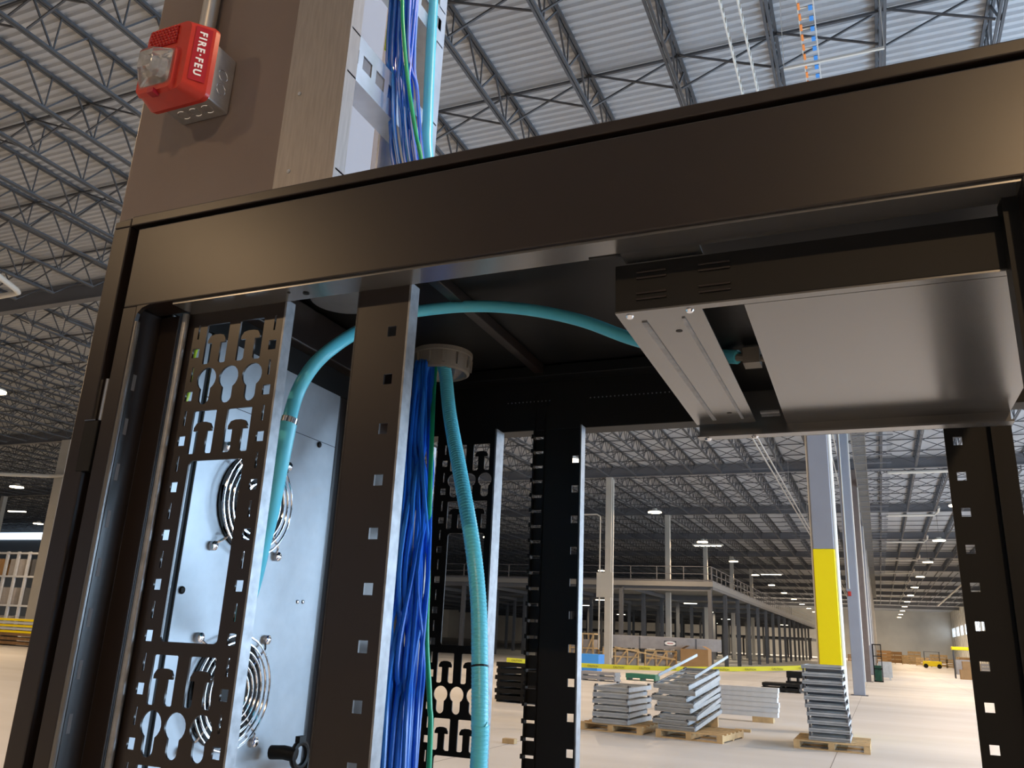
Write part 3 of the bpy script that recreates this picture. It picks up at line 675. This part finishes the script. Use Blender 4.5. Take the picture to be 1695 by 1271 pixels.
# grille: recessed diamond mesh above the lens
mb = MB().box(-1.316, -1.240, 1.0175, 1.0195, Z0+1.135, Z0+1.178); mb.build('grille', 'redlabel', al, off=oa, bevel=.0)
mb = MB()
for i in range(9):
    for j in range(6):
        mb.ball((-1.312+i*.0085+(j % 2)*.004, 1.0165, Z0+1.139+j*.0072), .0026, 6)
mb.build('grille_knobs', 'red', al, off=oa)
frust((-1.320, -1.226, Z0+1.022, Z0+1.118), (-1.322, -1.222, Z0+1.018, Z0+1.124), 1.012, 1.021, .012).build('lens_surround', 'red', al, off=oa, smooth=True)
frust((-1.290, -1.254, Z0+1.058, Z0+1.100), (-1.314, -1.230, Z0+1.032, Z0+1.114), .980, 1.0125, .006).build('lens', 'lens', al, off=oa)
frust((-1.285, -1.256, Z0+1.052, Z0+1.094), (-1.308, -1.235, Z0+1.036, Z0+1.110), 1.006, 1.0118, .006).build('reflector', 'reflector', al, off=oa)
MB().box(-1.278, -1.262, 1.004, 1.021, Z0+1.012, Z0+1.022).build('latch', 'redlabel', al, off=oa)

ld = empty('cable_ladder', (-.70, .96, Z0+.41), 'vertical aluminium ladder cable tray rising from the cabinet roof', 'cable ladder')
ol = (-.70, .96, Z0+.41)
zt = Z0+1.9; zb = Z0+.41
mb = MB().box(-.753, -.650, .824, .828, zb, zt).box(-.654, -.650, .828, .850, zb, zt).box(-.753, -.749, .828, .850, zb, zt)
T(mb.build('side_rail', 'alu', ld, off=ol), 'near rail with a broad brownish face')
mb = MB().box(-.753, -.650, 1.090, 1.094, zb, zt).box(-.654, -.650, 1.068, 1.090, zb, zt).box(-.753, -.749, 1.068, 1.090, zb, zt)
mb.build('side_rail', 'strut', ld, off=ol)
for zc in (.575, .812, 1.049, 1.286, 1.523):
    z = Z0+zc; mb = MB()
    mb.box(-.690, -.650, .828, 1.09, z+.036, z+.039); mb.box(-.690, -.650, .828, 1.09, z-.039, z-.036)
    mb.box(-.653, -.650, .85, 1.068, z+.014, z+.036); mb.box(-.653, -.650, .85, 1.068, z-.036, z-.010)
    for k in range(7): y = .851+k*.036; mb.box(-.653, -.650, y, y+.012, z-.010, z+.014)
    mb.box(-.690, -.686, .828, 1.09, z-.036, z-.012)
    mb.build('rung', 'strut', ld, off=ol)
mb = MB()
for z in (.55, .62, .75, .98, 1.2):
    mb.ball((-.728, .8235, Z0+z), .0032, 8, (1, .5, 1))
mb.build('rivet', 'zinc', ld, off=ol)

# ------------------------------------------------------------------ the cabinet (own axes, tipped a fraction of a degree)
RM = Matrix(((0.9999, -0.0104, -0.0055), (0.0105, 0.9999, 0.0067), (0.0054, -0.0068, 1.0)))
rk = empty('equipment_cabinet', (0, 0, 0), 'open black equipment cabinet filling the foreground', 'cabinet')
RB = Vector((-.25, .85, -1.595))
rk.matrix_world = Matrix.Translation(EYE + RM @ RB) @ RM.to_4x4()
def RP(mb, name, m, bevel=0, smooth=False, par=None):
    o = mb.build(name, m, par or rk, bevel=bevel, smooth=smooth, off=RB if (par is None or par is rk) else RB); return o
ZBASE = -1.59; YF = .5534; YFR = .584; YRR = 1.129; U = .0441
XR = .205
# front frame: header + stiles with the dark reveal between the outer shell and the frame
mb = MB(); mb.box(-.6615, XR-.03, YF, YF+.03, .3018, .3895); T(RP(mb, 'front_header', 'black', bevel=.0015), 'wide plain header across the front')
mb = MB().box(-.6615, -.643, YF, YF+.004, ZBASE, .3018).box(-.647, -.643, YF+.004, YFR+.003, ZBASE, .3018); RP(mb, 'front_stile', 'black', bevel=.001)
RP(MB().cyl((-.6445, YF+.0042, ZBASE), (-.6445, YF+.0042, .286), .0040, 12), 'stile_roll', 'gloss', smooth=True)
mb = MB().prism([(-.643, .3018), (-.643, .286), (-.641, .294), (-.636, .299), (-.627, .3018)], YF, YF+.004, 'y'); RP(mb, 'corner_gusset', 'black')
mb = MB().box(.114, XR-.03, YF, YF+.004, ZBASE, .3018).box(.114, .118, YF+.004, YFR+.003, ZBASE, .3018); RP(mb, 'front_stile', 'black', bevel=.001)
mb = MB().box(-.6965, -.674, YF, YF+.02, ZBASE, .3945).box(XR-.018, XR, YF, YF+.02, ZBASE, .3945).box(-.674, XR, YF, YF+.02, .3945, .4055).prism([(-.6965, .3945), (-.674, .3945), (-.674, .4045), (-.6965, .4025)], YF, YF+.02, 'y')
RP(mb, 'outer_shell', 'black', bevel=.0012)
mb = MB().box(-.674, -.6615, YF+.018, YF+.02, ZBASE, .3945).box(-.6615, XR-.018, YF+.018, YF+.02, .3895, .3945); RP(mb, 'reveal', 'blackin')
# header lip pieces seen from below
mb = MB().box(-.60, .114, YF+.003, YFR, .2995, .3020).box(-.160, -.098, YFR, .600, .2995, .3020); RP(mb, 'header_lip', 'gloss')
mb = MB().box(-.186, -.160, .5805, .5845, .2988, .2996); RP(mb, 'lip_slot', 'blackin')
mb = MB().cyl((-.470, .566, .2990), (-.470, .566, .2994), .0016, 10).cyl((-.455, .572, .2988), (-.455, .572, .2994), .003, 12); RP(mb, 'lip_hole', 'blackin')
# roof, base, back frame
hole1 = [(-.548+.037*math.cos(2*math.pi*k/24), 1.018+.037*math.sin(2*math.pi*k/24)) for k in range(24)]
rmx = Matrix.Translation(Vector((0, 0, .4035))-RB) @ Matrix(((1,0,0,0),(0,0,1,0),(0,-1,0,0),(0,0,0,1)))
roof = curve_plate('roof', [(-.6965, YF+.02), (XR, YF+.02), (XR, 1.17), (-.6965, 1.17)], [hole1], .003, 'blackin', rk, rmx)
mb = MB().box(-.434, -.420, .60, 1.13, .388, .4015); RP(mb, 'roof_stiffener', 'black', bevel=.001)
mb = MB().box(-.6965, XR, YF+.02, 1.17, ZBASE, ZBASE+.02); RP(mb, 'base', 'black')
mb = MB().box(-.6965, XR, YRR, YRR+.035, .3075, .4015).box(-.6965, XR, YRR-.03, YRR, .383, .3995)
RP(mb, 'rear_header', 'blackin', bevel=.001)
mb = MB()
for k in range(12): mb.cyl((-.4876+k*.0062, YRR-.0006, .353), (-.4876+k*.0062, YRR+.001, .353), .0011, 6)
for k in range(20): mb.cyl((-.355+k*.0062, YRR-.0006, .353), (-.355+k*.0062, YRR+.001, .353), .0011, 6)
T(RP(mb, 'perforation', 'edge'), kind='stuff')
# front and rear 19 inch rails: one square hole per unit
def rail_part(name, x0, x1, hx, y, ztop, zb, flange_x, fdepth, z1st, hw, hh, m='black', par=None):
    mb = MB().box(x0, hx-hw/2, y, y+.002, ZBASE+.02, ztop).box(hx+hw/2, x1, y, y+.002, ZBASE+.02, ztop)
    z = z1st; top = ztop
    while z > ZBASE+.08:
        if z < ztop-.005: mb.box(hx-hw/2, hx+hw/2, y, y+.002, z+hh/2, top); top = z-hh/2
        z -= U
    mb.box(hx-hw/2, hx+hw/2, y, y+.002, ZBASE+.02, top)
    return RP(mb, name, m)
# front left rail
rail_part('mounting_rail', -.4055, -.3525, -.3667, YFR, .3015, 0, 0, 0, .2569, .0085, .0095)
mb = MB().box(-.3527, -.3507, YFR, YFR+.0145, ZBASE+.02, .3015).box(-.4055, -.4035, YFR, YFR+.012, ZBASE+.02, .3015); T(RP(mb, 'rail_flange', 'edge'), 'bright folded edge of the rail')
# front right rail
RP(MB().box(.1045, .150, YFR-.008, YFR-.006, ZBASE+.02, .3015).box(.1045, .1065, YFR-.006, YFR+.01, ZBASE+.02, .3015), 'mounting_rail', 'blackin')
# rear left rail, rear right rail
rail_part('mounting_rail', -.4265, -.3637, -.3765, YRR, .3077, 0, 0, 0, .2610, .0095, .0105, 'blackin')
T(RP(MB().box(-.3639, -.3620, YRR-.018, YRR, ZBASE+.02, .3077), 'rail_flange', 'edge'), 'bright folded edge of the rail')
mb = MB().box(-.4425, -.4405, YRR-.004, YRR+.004, ZBASE+.02, .36)
k = 0; z = .34
while z > ZBASE+.1:
    mb.box(-.4405, -.4265, YRR+.003, YRR+.006, z-.020, z-.002); mb.box(-.4265, -.4245, YRR-.002, YRR+.03, z-.026, z+.01)
    mb.box(-.4445, -.4405, YRR-.006, YRR+.004, z-.024, z-.018)
    z -= U/2
RP(mb, 'slotted_strip', 'blackin')
rail_part('mounting_rail', .1060, .1800, .1202, YRR, .3077, 0, 0, 0, .2625, .0100, .0105, 'blackin')
RP(MB().box(.1560, .1585, YRR-.012, YRR, ZBASE+.02, .3077), 'rail_ridge', 'blackin')
# left front post beside the perforated panel
mb = MB().box(-.643, -.619, YFR+.002, YFR+.004, ZBASE+.02, .3015).box(-.621, -.619, YFR+.004, YFR+.012, ZBASE+.02, .3015).box(-.619, -.6085, YFR+.010, YFR+.012, ZBASE+.02, .3015)
RP(mb, 'corner_post', 'black', bevel=.0008)
T(RP(MB().cyl((-.6035, YFR-.0045, ZBASE+.02), (-.6035, YFR-.0045, .298), .0034, 12), 'post_edge', 'edge', smooth=True), 'pale edge strip')  # pale tone stands in for light on the post's right-facing edge
mb = MB(); z = .23
while z > ZBASE+.1: mb.box(-.6432, -.6428, YF+.011, YF+.015, z-.012, z+.004); z -= U
T(RP(mb, 'stile_slot_glint', 'girder'), kind='stuff')  # lighter bars stand in for soft highlights in the stile's slots
# perforated cable-management panels (front and rear), pattern repeats every seven units
def perforated(name, x0, x1, xl, xr, y, z1, ztop, m, dep):
    holes = []; w = xr-xl
    def X(t): return xl+t*w
    i = -1; zmin = ZBASE+.05
    while True:
        z = z1-i*U
        if z < zmin+.05: break
        if z+.006 < ztop:
            holes.append(sq(xl, z, .0085, .0095)); holes.append(sq(xr, z, .0085, .0095))
        if z-U/2+.008 < ztop:
            holes.append(sq(xl, z-U/2, .0022, .0150)); holes.append(sq(xr, z-U/2, .0022, .0150))
        i += 1
    p = -.65-7
    def z_(t): return z1-t*U
    def pi_hole(a, b_, t0, t1):
        xa, xb = X(a), X(b_); zt, zb_ = z_(t0), z_(t1); c = (xa+xb)/2; h = zt-zb_
        lw = (xb-xa)*.27; hw_ = (xb-xa)*.385; st = (xb-xa)*.19
        pts = [(xa, zb_+.001), (xa+.001, zb_), (xa+lw-.001, zb_), (c-st, zb_+.002), (c-st, zb_+h*.52), (c-hw_, zb_+h*.52), (c-hw_, zb_+h*.60), (c-hw_*.75, zb_+h*.70), (c-hw_*.3, zb_+h*.73), (c+hw_*.3, zb_+h*.73), (c+hw_*.75, zb_+h*.70), (c+hw_, zb_+h*.60), (c+hw_, zb_+h*.52), (c+st, zb_+h*.52), (c+st, zb_+.002), (xb-lw+.001, zb_), (xb-.001, zb_), (xb, zb_+.001), (xb, zt-.001), (xb-.001, zt), (xa+.001, zt), (xa, zt-.001)]
        return pts
    def key(a, b_, t0, t1):
        xa, xb = X(a), X(b_); zt, zb_ = z_(t0), z_(t1); c = (xa+xb)/2; R_ = (xb-xa)/2; q = R_*.55; out = []
        zc = zt-R_; zq = zb_+q
        a0 = math.asin(q/R_)
        for k in range(17): an = -math.pi/2+a0+(2*math.pi-2*a0)*k/16; out.append((c+R_*math.cos(an), zc+R_*math.sin(an)))
        for k in range(9): an = math.pi+math.pi*k/8; out.append((c+q*math.cos(an), zq+q*math.sin(an)))
        return out
    while z_(p) > zmin+.4 or True:
        if z_(p+7) < zmin: break
        def ok(t0, t1): return z_(t0) < ztop-.006 and z_(t1) > zmin
        if ok(p, p+.93):
            for a, b_ in ((.11, .41), (.55, .86)): holes.append(pi_hole(a, b_, p, p+.93))
        if ok(p+1.02, p+1.86):
            for a, b_ in ((.08, .33), (.37, .62), (.67, .92)): holes.append(key(a, b_, p+1.02, p+1.86))
        if ok(p+2.0, p+2.95):
            for a, b_ in ((.11, .41), (.55, .86)): holes.append(pi_hole(a, b_, p+2.0, p+2.95))
        if ok(p+3.1, p+6.75): holes.append(rsq(X(.15), X(.84), z_(p+6.75), z_(p+3.1), .004))
        p += 7
    cuts = [ztop]; t = 6.22
    while z_(t) > ZBASE+.12: cuts.append(z_(t)); t += 7
    cuts.append(ZBASE+.02); segs = []
    for za, zc in zip(cuts[:-1], cuts[1:]):
        hs = [h for h in holes if zc < sum(q[1] for q in h)/len(h) < za]
        segs.append(curve_plate(name, [(x0, zc), (x1, zc), (x1, za), (x0, za)], hs, .002, m, rk, Matrix.Translation(Vector((0, y+.001, 0))-RB)))
    o = segs[0]; bm = bmesh.new()
    for q in segs: bm.from_mesh(q.data)
    bm.to_mesh(o.data); bm.free()
    for q in segs[1:]: bpy.data.objects.remove(q)
    return o
perforated('cable_management_panel', -.605, -.487, -.588, -.496, YFR, .2573, .3015, 'black', 0)
T(RP(MB().box(-.4872, -.4850, YFR, YFR+.0125, ZBASE+.02, .3015), 'panel_flange', 'edge'), 'folded edge in a pale daylit tone')
perforated('cable_management_panel', -.6055, -.4965, -.5905, -.5025, YRR, .2625, .3077, 'blackin', 0)
T(RP(MB().box(-.4968, -.4945, YRR-.022, YRR+.006, ZBASE+.02, .3077), 'panel_flange', 'edge'), 'bright folded edge')
T(RP(MB().box(-.6130, -.6105, YRR-.010, YRR+.006, ZBASE+.02, .29), 'panel_flange', 'edge'), 'bright folded edge')
# left side: frame beams, galvanised fan plate, outer skin
mb = MB().box(-.6965, -.6945, YF+.02, 1.17, ZBASE+.02, .4025); RP(mb, 'side_panel', 'black')
mb = MB().box(-.645, -.622, .60, 1.125, .343, .396); RP(mb, 'side_beam', 'black', bevel=.002)
mb = MB().box(-.655, -.640, .60, 1.125, .311, .343); RP(mb, 'side_beam', 'blackin')
RP(MB().box(-.6438, -.6428, .6560, .6625, ZBASE+.05, .3105), 'plate_gap', 'blackin')
sp = MB().box(-.645, -.6425, .600, .6570, ZBASE+.05, .3105).box(-.645, -.6400, .6620, .905, ZBASE+.05, .3105).box(-.645, -.6440, .6575, .6610, ZBASE+.05, .3105)
T(RP(sp, 'fan_plate', 'galv', bevel=.0006), 'pale galvanised plate')
mb = MB().box(-.650, -.640, .905, .960, ZBASE+.02, .311).box(-.640, -.628, .925, 1.02, ZBASE+.02, .311); RP(mb, 'rear_corner_post', 'black', bevel=.002)
mb = MB().box(-.6399, -.6396, .6612, .905, .2390, .2396)
RP(mb, 'plate_seam', 'blackin')
mb = MB()
for (y, z) in ((.8687, .2346), (.6688, .0369)): mb.ball((-.6390, y, z), .004, 8, (.6, 1, 1))
RP(mb, 'plate_screw', 'blackin')
mb = MB()
for (y, z) in ((.8621, .0368), (.8729, .0374)): mb.ball((-.6393, y, z), .0024, 8, (.5, 1, 1))
RP(mb, 'plate_rivet', 'chrome')
def fan(cy, cz):
    hub = MB()
    g = MB()
    for k in range(6):
        R_ = .0585-k*.0072; g.tube([(-.6290, cy+R_*math.cos(a), cz+R_*math.sin(a)) for a in [2*math.pi*q/40 for q in range(40)]], .0013, 6, closed=True)
    for a in (45, 135, 225, 315):
        ca, sa = math.cos(math.radians(a)), math.sin(math.radians(a))
        g.tube([(-.6305, cy+.02*ca, cz+.02*sa), (-.6305, cy+.063*ca, cz+.063*sa), (-.6385, cy+.0745*ca, cz+.0745*sa)], .0014, 6)
    o = RP(g, 'fan_guard', 'chrome', smooth=True)
    d = MB().tube([(-.6399, cy, cz), (-.6380, cy, cz)], .056, 32); RP(d, 'fan_opening', 'blackin')
    h = MB().tube([(-.638, cy, cz), (-.6345, cy, cz)], .020, 20)
    for k in range(7):
        a = 2*math.pi*k/7; h.bar((-.6360, cy+.018*math.cos(a), cz+.018*math.sin(a)), (-.6360, cy+.052*math.cos(a+.4), cz+.052*math.sin(a+.4)), .018, .0012, up=(1, 0, 0))
    RP(h, 'fan_rotor', 'blackin')
    for a in (45, 135, 225, 315):
        ca, sa = math.cos(math.radians(a)), math.sin(math.radians(a))
        s_ = MB().tube([(-.640, cy+.0765*ca, cz+.0765*sa), (-.6350, cy+.0765*ca, cz+.0765*sa), (-.6335, cy+.0765*ca, cz+.0765*sa)], [.0052, .0052, .003], 12)
        q = s_.build('guard_screw', 'chrome', None, off=RB, smooth=True); q.parent = o
fan(.7560, .1395); fan(.7560, -.0625); fan(.7560, -.3)
# second roof bushing (blank) above the header
T(RP(MB().tube([(-.578, .80, .3995), (-.578, .80, .4025)], .040, 28), 'blank_bushing', 'galv'), 'pale round blanking disc')
# roof grommet
gr = MB(); R1 = .0445
def ringp(R_, z): return [(-.548+R_*math.cos(2*math.pi*k/40), 1.018+R_*math.sin(2*math.pi*k/40), z) for k in range(40)]
rings = [ringp(.0440, .4020), ringp(.0440, .3960), ringp(.0425, .3950), ringp(.0405, .3720), ringp(.0370, .3700), ringp(.0345, .3720), ringp(.0340, .4020)]
vs = [p for rr in rings for p in rr]; fs = []
for i in range(len(rings)-1):
    for k in range(40): fs.append((i*40+k, i*40+(k+1) % 40, (i+1)*40+(k+1) % 40, (i+1)*40+k))
gr.add(vs, fs)
for k in range(12):
    a = 2*math.pi*k/12; c_, s_ = math.cos(a), math.sin(a)
    gr.bar((-.548+.0415*c_, 1.018+.0415*s_, .3765), (-.548+.0425*c_, 1.018+.0425*s_, .3935), .004, .004, up=(c_, s_, 0))
T(RP(gr, 'roof_bushing', 'ring'), 'round grey ribbed bushing')
# hinge in the left reveal
T(RP(MB().cyl((-.6705, YF+.008, .188), (-.6705, YF+.008, .230), .0032, 10), 'hinge_pin', 'zinc'), 'bright hinge pin')
T(RP(MB().box(-.6815, -.664, YF-.001, YF+.012, .137, .186), 'hinge_block', 'blackin', bevel=.001), 'black hinge block')
T(RP(MB().box(-.6815, -.667, YF-.0015, YF+.010, .186, .1872), 'hinge_washer', 'chrome'), 'shiny washer')
# cable ring low on the side
cr = MB().tube([(-.600+.0*k, .845+.013*math.cos(2*math.pi*k/20), -.130+.013*math.sin(2*math.pi*k/20)) for k in range(20)], .0035, 8, closed=True)
cr.tube([(-.628, .830, -.128), (-.612, .832, -.127), (-.598, .835, -.129)], .0075, 12).bar((-.60, .858, -.140), (-.595, .915, -.142), .006, .012).box(-.603, -.597, .838, .850, -.118, -.110)
T(RP(cr, 'cable_ring', 'blackin', smooth=True), 'black strap ring on the side wall')

# shelf enclosure hanging in the top of the cabinet
def rw(p): return EYE + RM @ Vector(p)
bx = empty('rack_enclosure', rw((0, .6, .25)), 'black rack enclosure at the top of the cabinet, pale underside facing down', 'rack enclosure')
BB = Vector((0, .6, .25)); bx.matrix_world = Matrix.Translation(rw(BB)) @ RM.to_4x4()
XA, XB, ZA, ZT = -.1663, .1540, .2537, .2937
def BP(mb, name, m, **k): return mb.build(name, m, bx, off=BB, **k)
BP(MB().box(XA, XB, .590, .5925, ZA, ZT), 'front_panel', 'blackin', bevel=.0008)
BP(MB().box(XA, XB, .595, .955, ZT-.0015, ZT), 'lid', 'blackin')
BP(MB().box(XA, XB, .590, .5985, ZA-.0014, ZA), 'bottom_edge', 'gloss')
mb = MB().box(XA, -.0995, .5985, .944, ZA-.0014, ZA)
T(BP(mb, 'bottom_strip', 'gloss'), 'pale ribbed left strip of the underside')
mb = MB()
mb.bar((-.1480, .612, ZA-.0018), (-.1430, .925, ZA-.0018), .0042, .0012).bar((-.1165, .612, ZA-.0018), (-.1120, .925, ZA-.0018), .0028, .0012); BP(mb, 'strip_rib', 'edge')
BP(MB().box(-.068, XB, .5995, .962, ZA-.0014, ZA), 'bottom_panel', 'gloss')
BP(MB().box(XA, XB, .944, .962, ZA-.016, ZA-.014).box(XA, XB, .960, .962, ZA-.016, ZT), 'rear_flange', 'gloss')
mb = MB()
for (x, y) in ((-.1565, .5985), (-.1090, .5990)): mb.tube([(x, y, ZA-.0014), (x, y, ZA-.0030)], [.0033, .0024], 12)
for (x, y) in ((-.156, .955), (-.103, .955)): mb.tube([(x, y, ZA-.016), (x, y, ZA-.0180)], [.0045, .003], 12)
BP(mb, 'screw', 'chrome')
mb = MB()
for (x, y) in ((-.1255, .640), (-.123, .90)): mb.tube([(x, y, ZA-.0013), (x, y, ZA-.0017)], .0028, 12)
BP(mb, 'hole', 'blackin')
mb = MB()
for x0 in (-.149, -.100):
    for z in (.2615, .2665, .2795, .2845): mb.box(x0, x0+.024, .5885, .590, z, z+.0018)
BP(mb, 'louvre', 'black', bevel=.0005)
BP(MB().box(-.092, -.072, .915, .922, ZA+.001, ZA+.003).box(-.092, -.072, .928, .934, ZA+.001, ZA+.003), 'rear_slat', 'edge')

# ------------------------------------------------------------------ cables
def w2(p): return EYE+Vector(p)
def cable(name, pts, rr, m, label, group=None, n=12, k=6, ribs=None, cat='cable'):
    P = catmull(pts, k); b0 = P[-1].copy()
    e = MB().tube(P, rr, n).build(name, m, None, off=b0, smooth=True); e.location = b0
    return tag(e, label, cat, group), P
# A: arc from the side wall up over to the enclosure
A = [(-.5765,.700,.0501),(-.5555,.680,.0843),(-.5385,.665,.112),(-.5226,.650,.154),(-.5142,.645,.2),(-.5122,.650,.2308),(-.5027,.655,.2572),(-.4941,.670,.2812),(-.4907,.710,.3158),(-.4900,.768,.3545),(-.4702,.800,.3740),(-.4130,.830,.3857),(-.3470,.842,.3788),(-.2790,.842,.3572),(-.2145,.840,.3261),(-.1451,.820,.2963),(-.0993,.800,.2812)]
A = [(-.60,.715,.0), ]+A
PA = [rw(p) for p in A]
ca = empty('armoured_cable', PA[-1], 'thick aqua cable arching under the cabinet roof into the enclosure', 'cable'); oa2 = PA[-1]
mb = MB().tube(catmull(PA[5:], 8), .0072, 14); mb.build('jacket', 'aqua', ca, off=oa2, smooth=True)
mb = MB().tube(catmull(PA[:6], 8), .0086, 14); mb.build('sleeve', 'aqua', ca, off=oa2, smooth=True)
d_ = (PA[6]-PA[5]).normalized()
T(MB().tube([PA[5]-d_*.003, PA[5]+d_*.003], .0088, 16).build('clamp', 'chrome', ca, off=oa2, smooth=True), 'shiny metal clamp')
E1 = PA[-1]
T(MB().box(E1.x+.006, E1.x+.022, E1.y-.010, E1.y+.010, E1.z-.010, E1.z+.006).tube([(E1.x-.004, E1.y, E1.z), (E1.x+.034, E1.y, E1.z-.004)], .004, 8).build('connector', 'ring', ca, off=oa2), 'grey connector')
# B: down through the bushing
Bl = [(-.5384,1.0,.3911),(-.5257,.99,.3548),(-.4991,.96,.2874),(-.4523,.91,.1934),(-.4172,.88,.1081),(-.4007,.87,.04),(-.3908,.86,-.0236),(-.3827,.85,-.0831),(-.3816,.85,-.1349),(-.385,.85,-.6),(-.40,.85,-1.3)]
Bu = [(-.6526,1.04,1.9),(-.6526,1.04,1.2125),(-.6475,1.04,1.076),(-.6427,1.04,.9469),(-.6309,1.03,.8162),(-.6180,1.02,.7367),(-.585,1.02,.58),(-.552,1.015,.45)]
PB = [w2(p) for p in Bu]+[rw(p) for p in Bl]
cb_ = empty('armoured_cable', PB[-1], 'thick aqua cable dropping through the roof bushing beside the blue bundle', 'cable'); ob = PB[-1]
P = catmull(PB, 10)
mb = MB().tube(P, .0090, 16); mb.build('jacket', 'aqua', cb_, off=ob, smooth=True)
# fine armour ridges under the jacket
full = catmull([rw(p) for p in Bl], 10)
dists = [0]
for i in range(1, len(full)): dists.append(dists[-1]+(full[i]-full[i-1]).length)
rm = MB(); s_ = .0; j = 0
while s_ < min(.62, dists[-1]-.01):
    while dists[j+1] < s_: j += 1
    t = (s_-dists[j])/(dists[j+1]-dists[j]); p = full[j].lerp(full[j+1], t); d = (full[j+1]-full[j]).normalized()
    rm.tube([p-d*.0011, p-d*.0005, p+d*.0005, p+d*.0011], [.0088, .00945, .00945, .0088], 14, caps=False); s_ += .0042
T(rm.build('armour_ridges', 'aqua', cb_, off=ob, smooth=True), kind='stuff')
zt_ = rw(Bl[6]); d_ = (rw(Bl[7])-rw(Bl[6])).normalized()
T(MB().tube([zt_-d_*.001+d_*.002, zt_+d_*.001+d_*.002], .0098, 14).build('cable_tie', 'blackin', cb_, off=ob), 'black cable tie')
# green cable
GS = .972
G = [w2(Vector(p)*GS) for p in ((-.66,.95,1.9),(-.6640,.955,1.1093),(-.6540,.955,1.0031),(-.6445,.952,.9395),(-.6335,.962,.8506),(-.6215,.982,.7599),(-.6130,.99,.7185),(-.585,.995,.58),(-.556,1.0,.45))]+[rw(p) for p in ((-.5485,1.0,.3828),(-.5378,.98,.3303))]+[rw(Vector(p)*GS) for p in ((-.5248,.96,.2636),(-.5112,.94,.1934),(-.502,.93,.1145),(-.499,.93,.07),(-.4896,.92,-.0013),(-.48,.92,-.0685),(-.4747,.92,-.1518),(-.47,.92,-.6),(-.48,.92,-1.3))]
cable('green_cable', G, .0031, 'green', 'single bright green cable running beside the blue bundle')
cable('pale_green_wire', [w2(p) for p in ((-.695,.98,1.9),(-.695,.98,1.0148),(-.6946,.98,.9648),(-.6857,.98,.9016),(-.6700,.985,.86),(-.655,.985,.80),(-.63,.99,.70),(-.58,1.0,.5),(-.565,1.0,.42))], .0022, 'lime', 'thin pale green wire behind the blue bundle at the ladder')
# blue bundle: each cable its own object, positions shuffled along the run
random.seed(5)
NB = 22
def lerp(a, b, t): return Vector(a).lerp(Vector(b), t)
stn = [  # (left, right, frame)
    ((-.690,.955,1.9), (-.640,.955,1.9), 'w'), ((-.6726,.95,1.0079), (-.6270,.95,.9936), 'w'), ((-.6620,.95,.8256), (-.6150,.96,.8221), 'w'), ((-.6500,.965,.7059), (-.6060,.98,.7096), 'w'),
    ((-.598,1.0,.50), (-.568,1.0,.50), 'w'), ((-.572,1.0,.40), (-.552,1.0,.40), 'r'), ((-.5710,.985,.3734), (-.5500,.985,.3715), 'r'), ((-.545,.93,.26), (-.522,.945,.26), 'r'), ((-.5239,.90,.1862), (-.502,.92,.1894), 'r'),
    ((-.5025,.85,.0702), (-.4760,.88,.0731), 'r'), ((-.487,.82,-.03), (-.4590,.85,-.0272), 'r'), ((-.4715,.80,-.1269), (-.4420,.82,-.1265), 'r'), ((-.46,.80,-.6), (-.43,.82,-.6), 'r'), ((-.47,.80,-1.3), (-.44,.82,-1.3), 'r')]
slots = [(i/(NB-1), (i*7) % 3) for i in range(NB)]
cur = list(range(NB))
for c in range(NB):
    pass
perm = [list(range(NB)) for _ in stn]
for si in range(len(stn)):
    base = perm[si-1][:] if si else list(range(NB))
    for _ in range(NB//2):
        i = random.randrange(NB-2); j = i+random.choice((1, 2)); base[i], base[j] = base[j], base[i]
    perm[si] = base
BLAB = 'slim blue network cable in the bundle hanging through the roof bushing'
for c in range(NB):
    pts = []
    for si, (a, b_, fr) in enumerate(stn):
        sl = perm[si].index(c); t = sl/(NB-1); p = lerp(a, b_, t); layer = ((sl*5) % 4)
        tight = .0038 if 4 <= si <= 6 else .0046
        p += Vector((.0, -(layer-1.5)*tight*1.6, 0)); p += Vector((random.uniform(-.001, .001), random.uniform(-.001, .001), 0))
        pts.append(w2(p) if fr == 'w' else rw(p))
    cable('network_cable', pts, .0028, 'blue2' if c % 4 == 0 else 'blue', BLAB, 'blue network cables in the hanging bundle', n=8, k=5)
# earth wire loop seen through the panel
cable('earth_wire', [rw(p) for p in ((-.636,.640,.31),(-.628,.622,.275),(-.620,.615,.245),(-.618,.612,.225),(-.622,.612,.205),(-.630,.618,.185),(-.636,.625,.16))], .0028, 'lime', 'short yellow green earth wire behind the perforated panel', n=8)
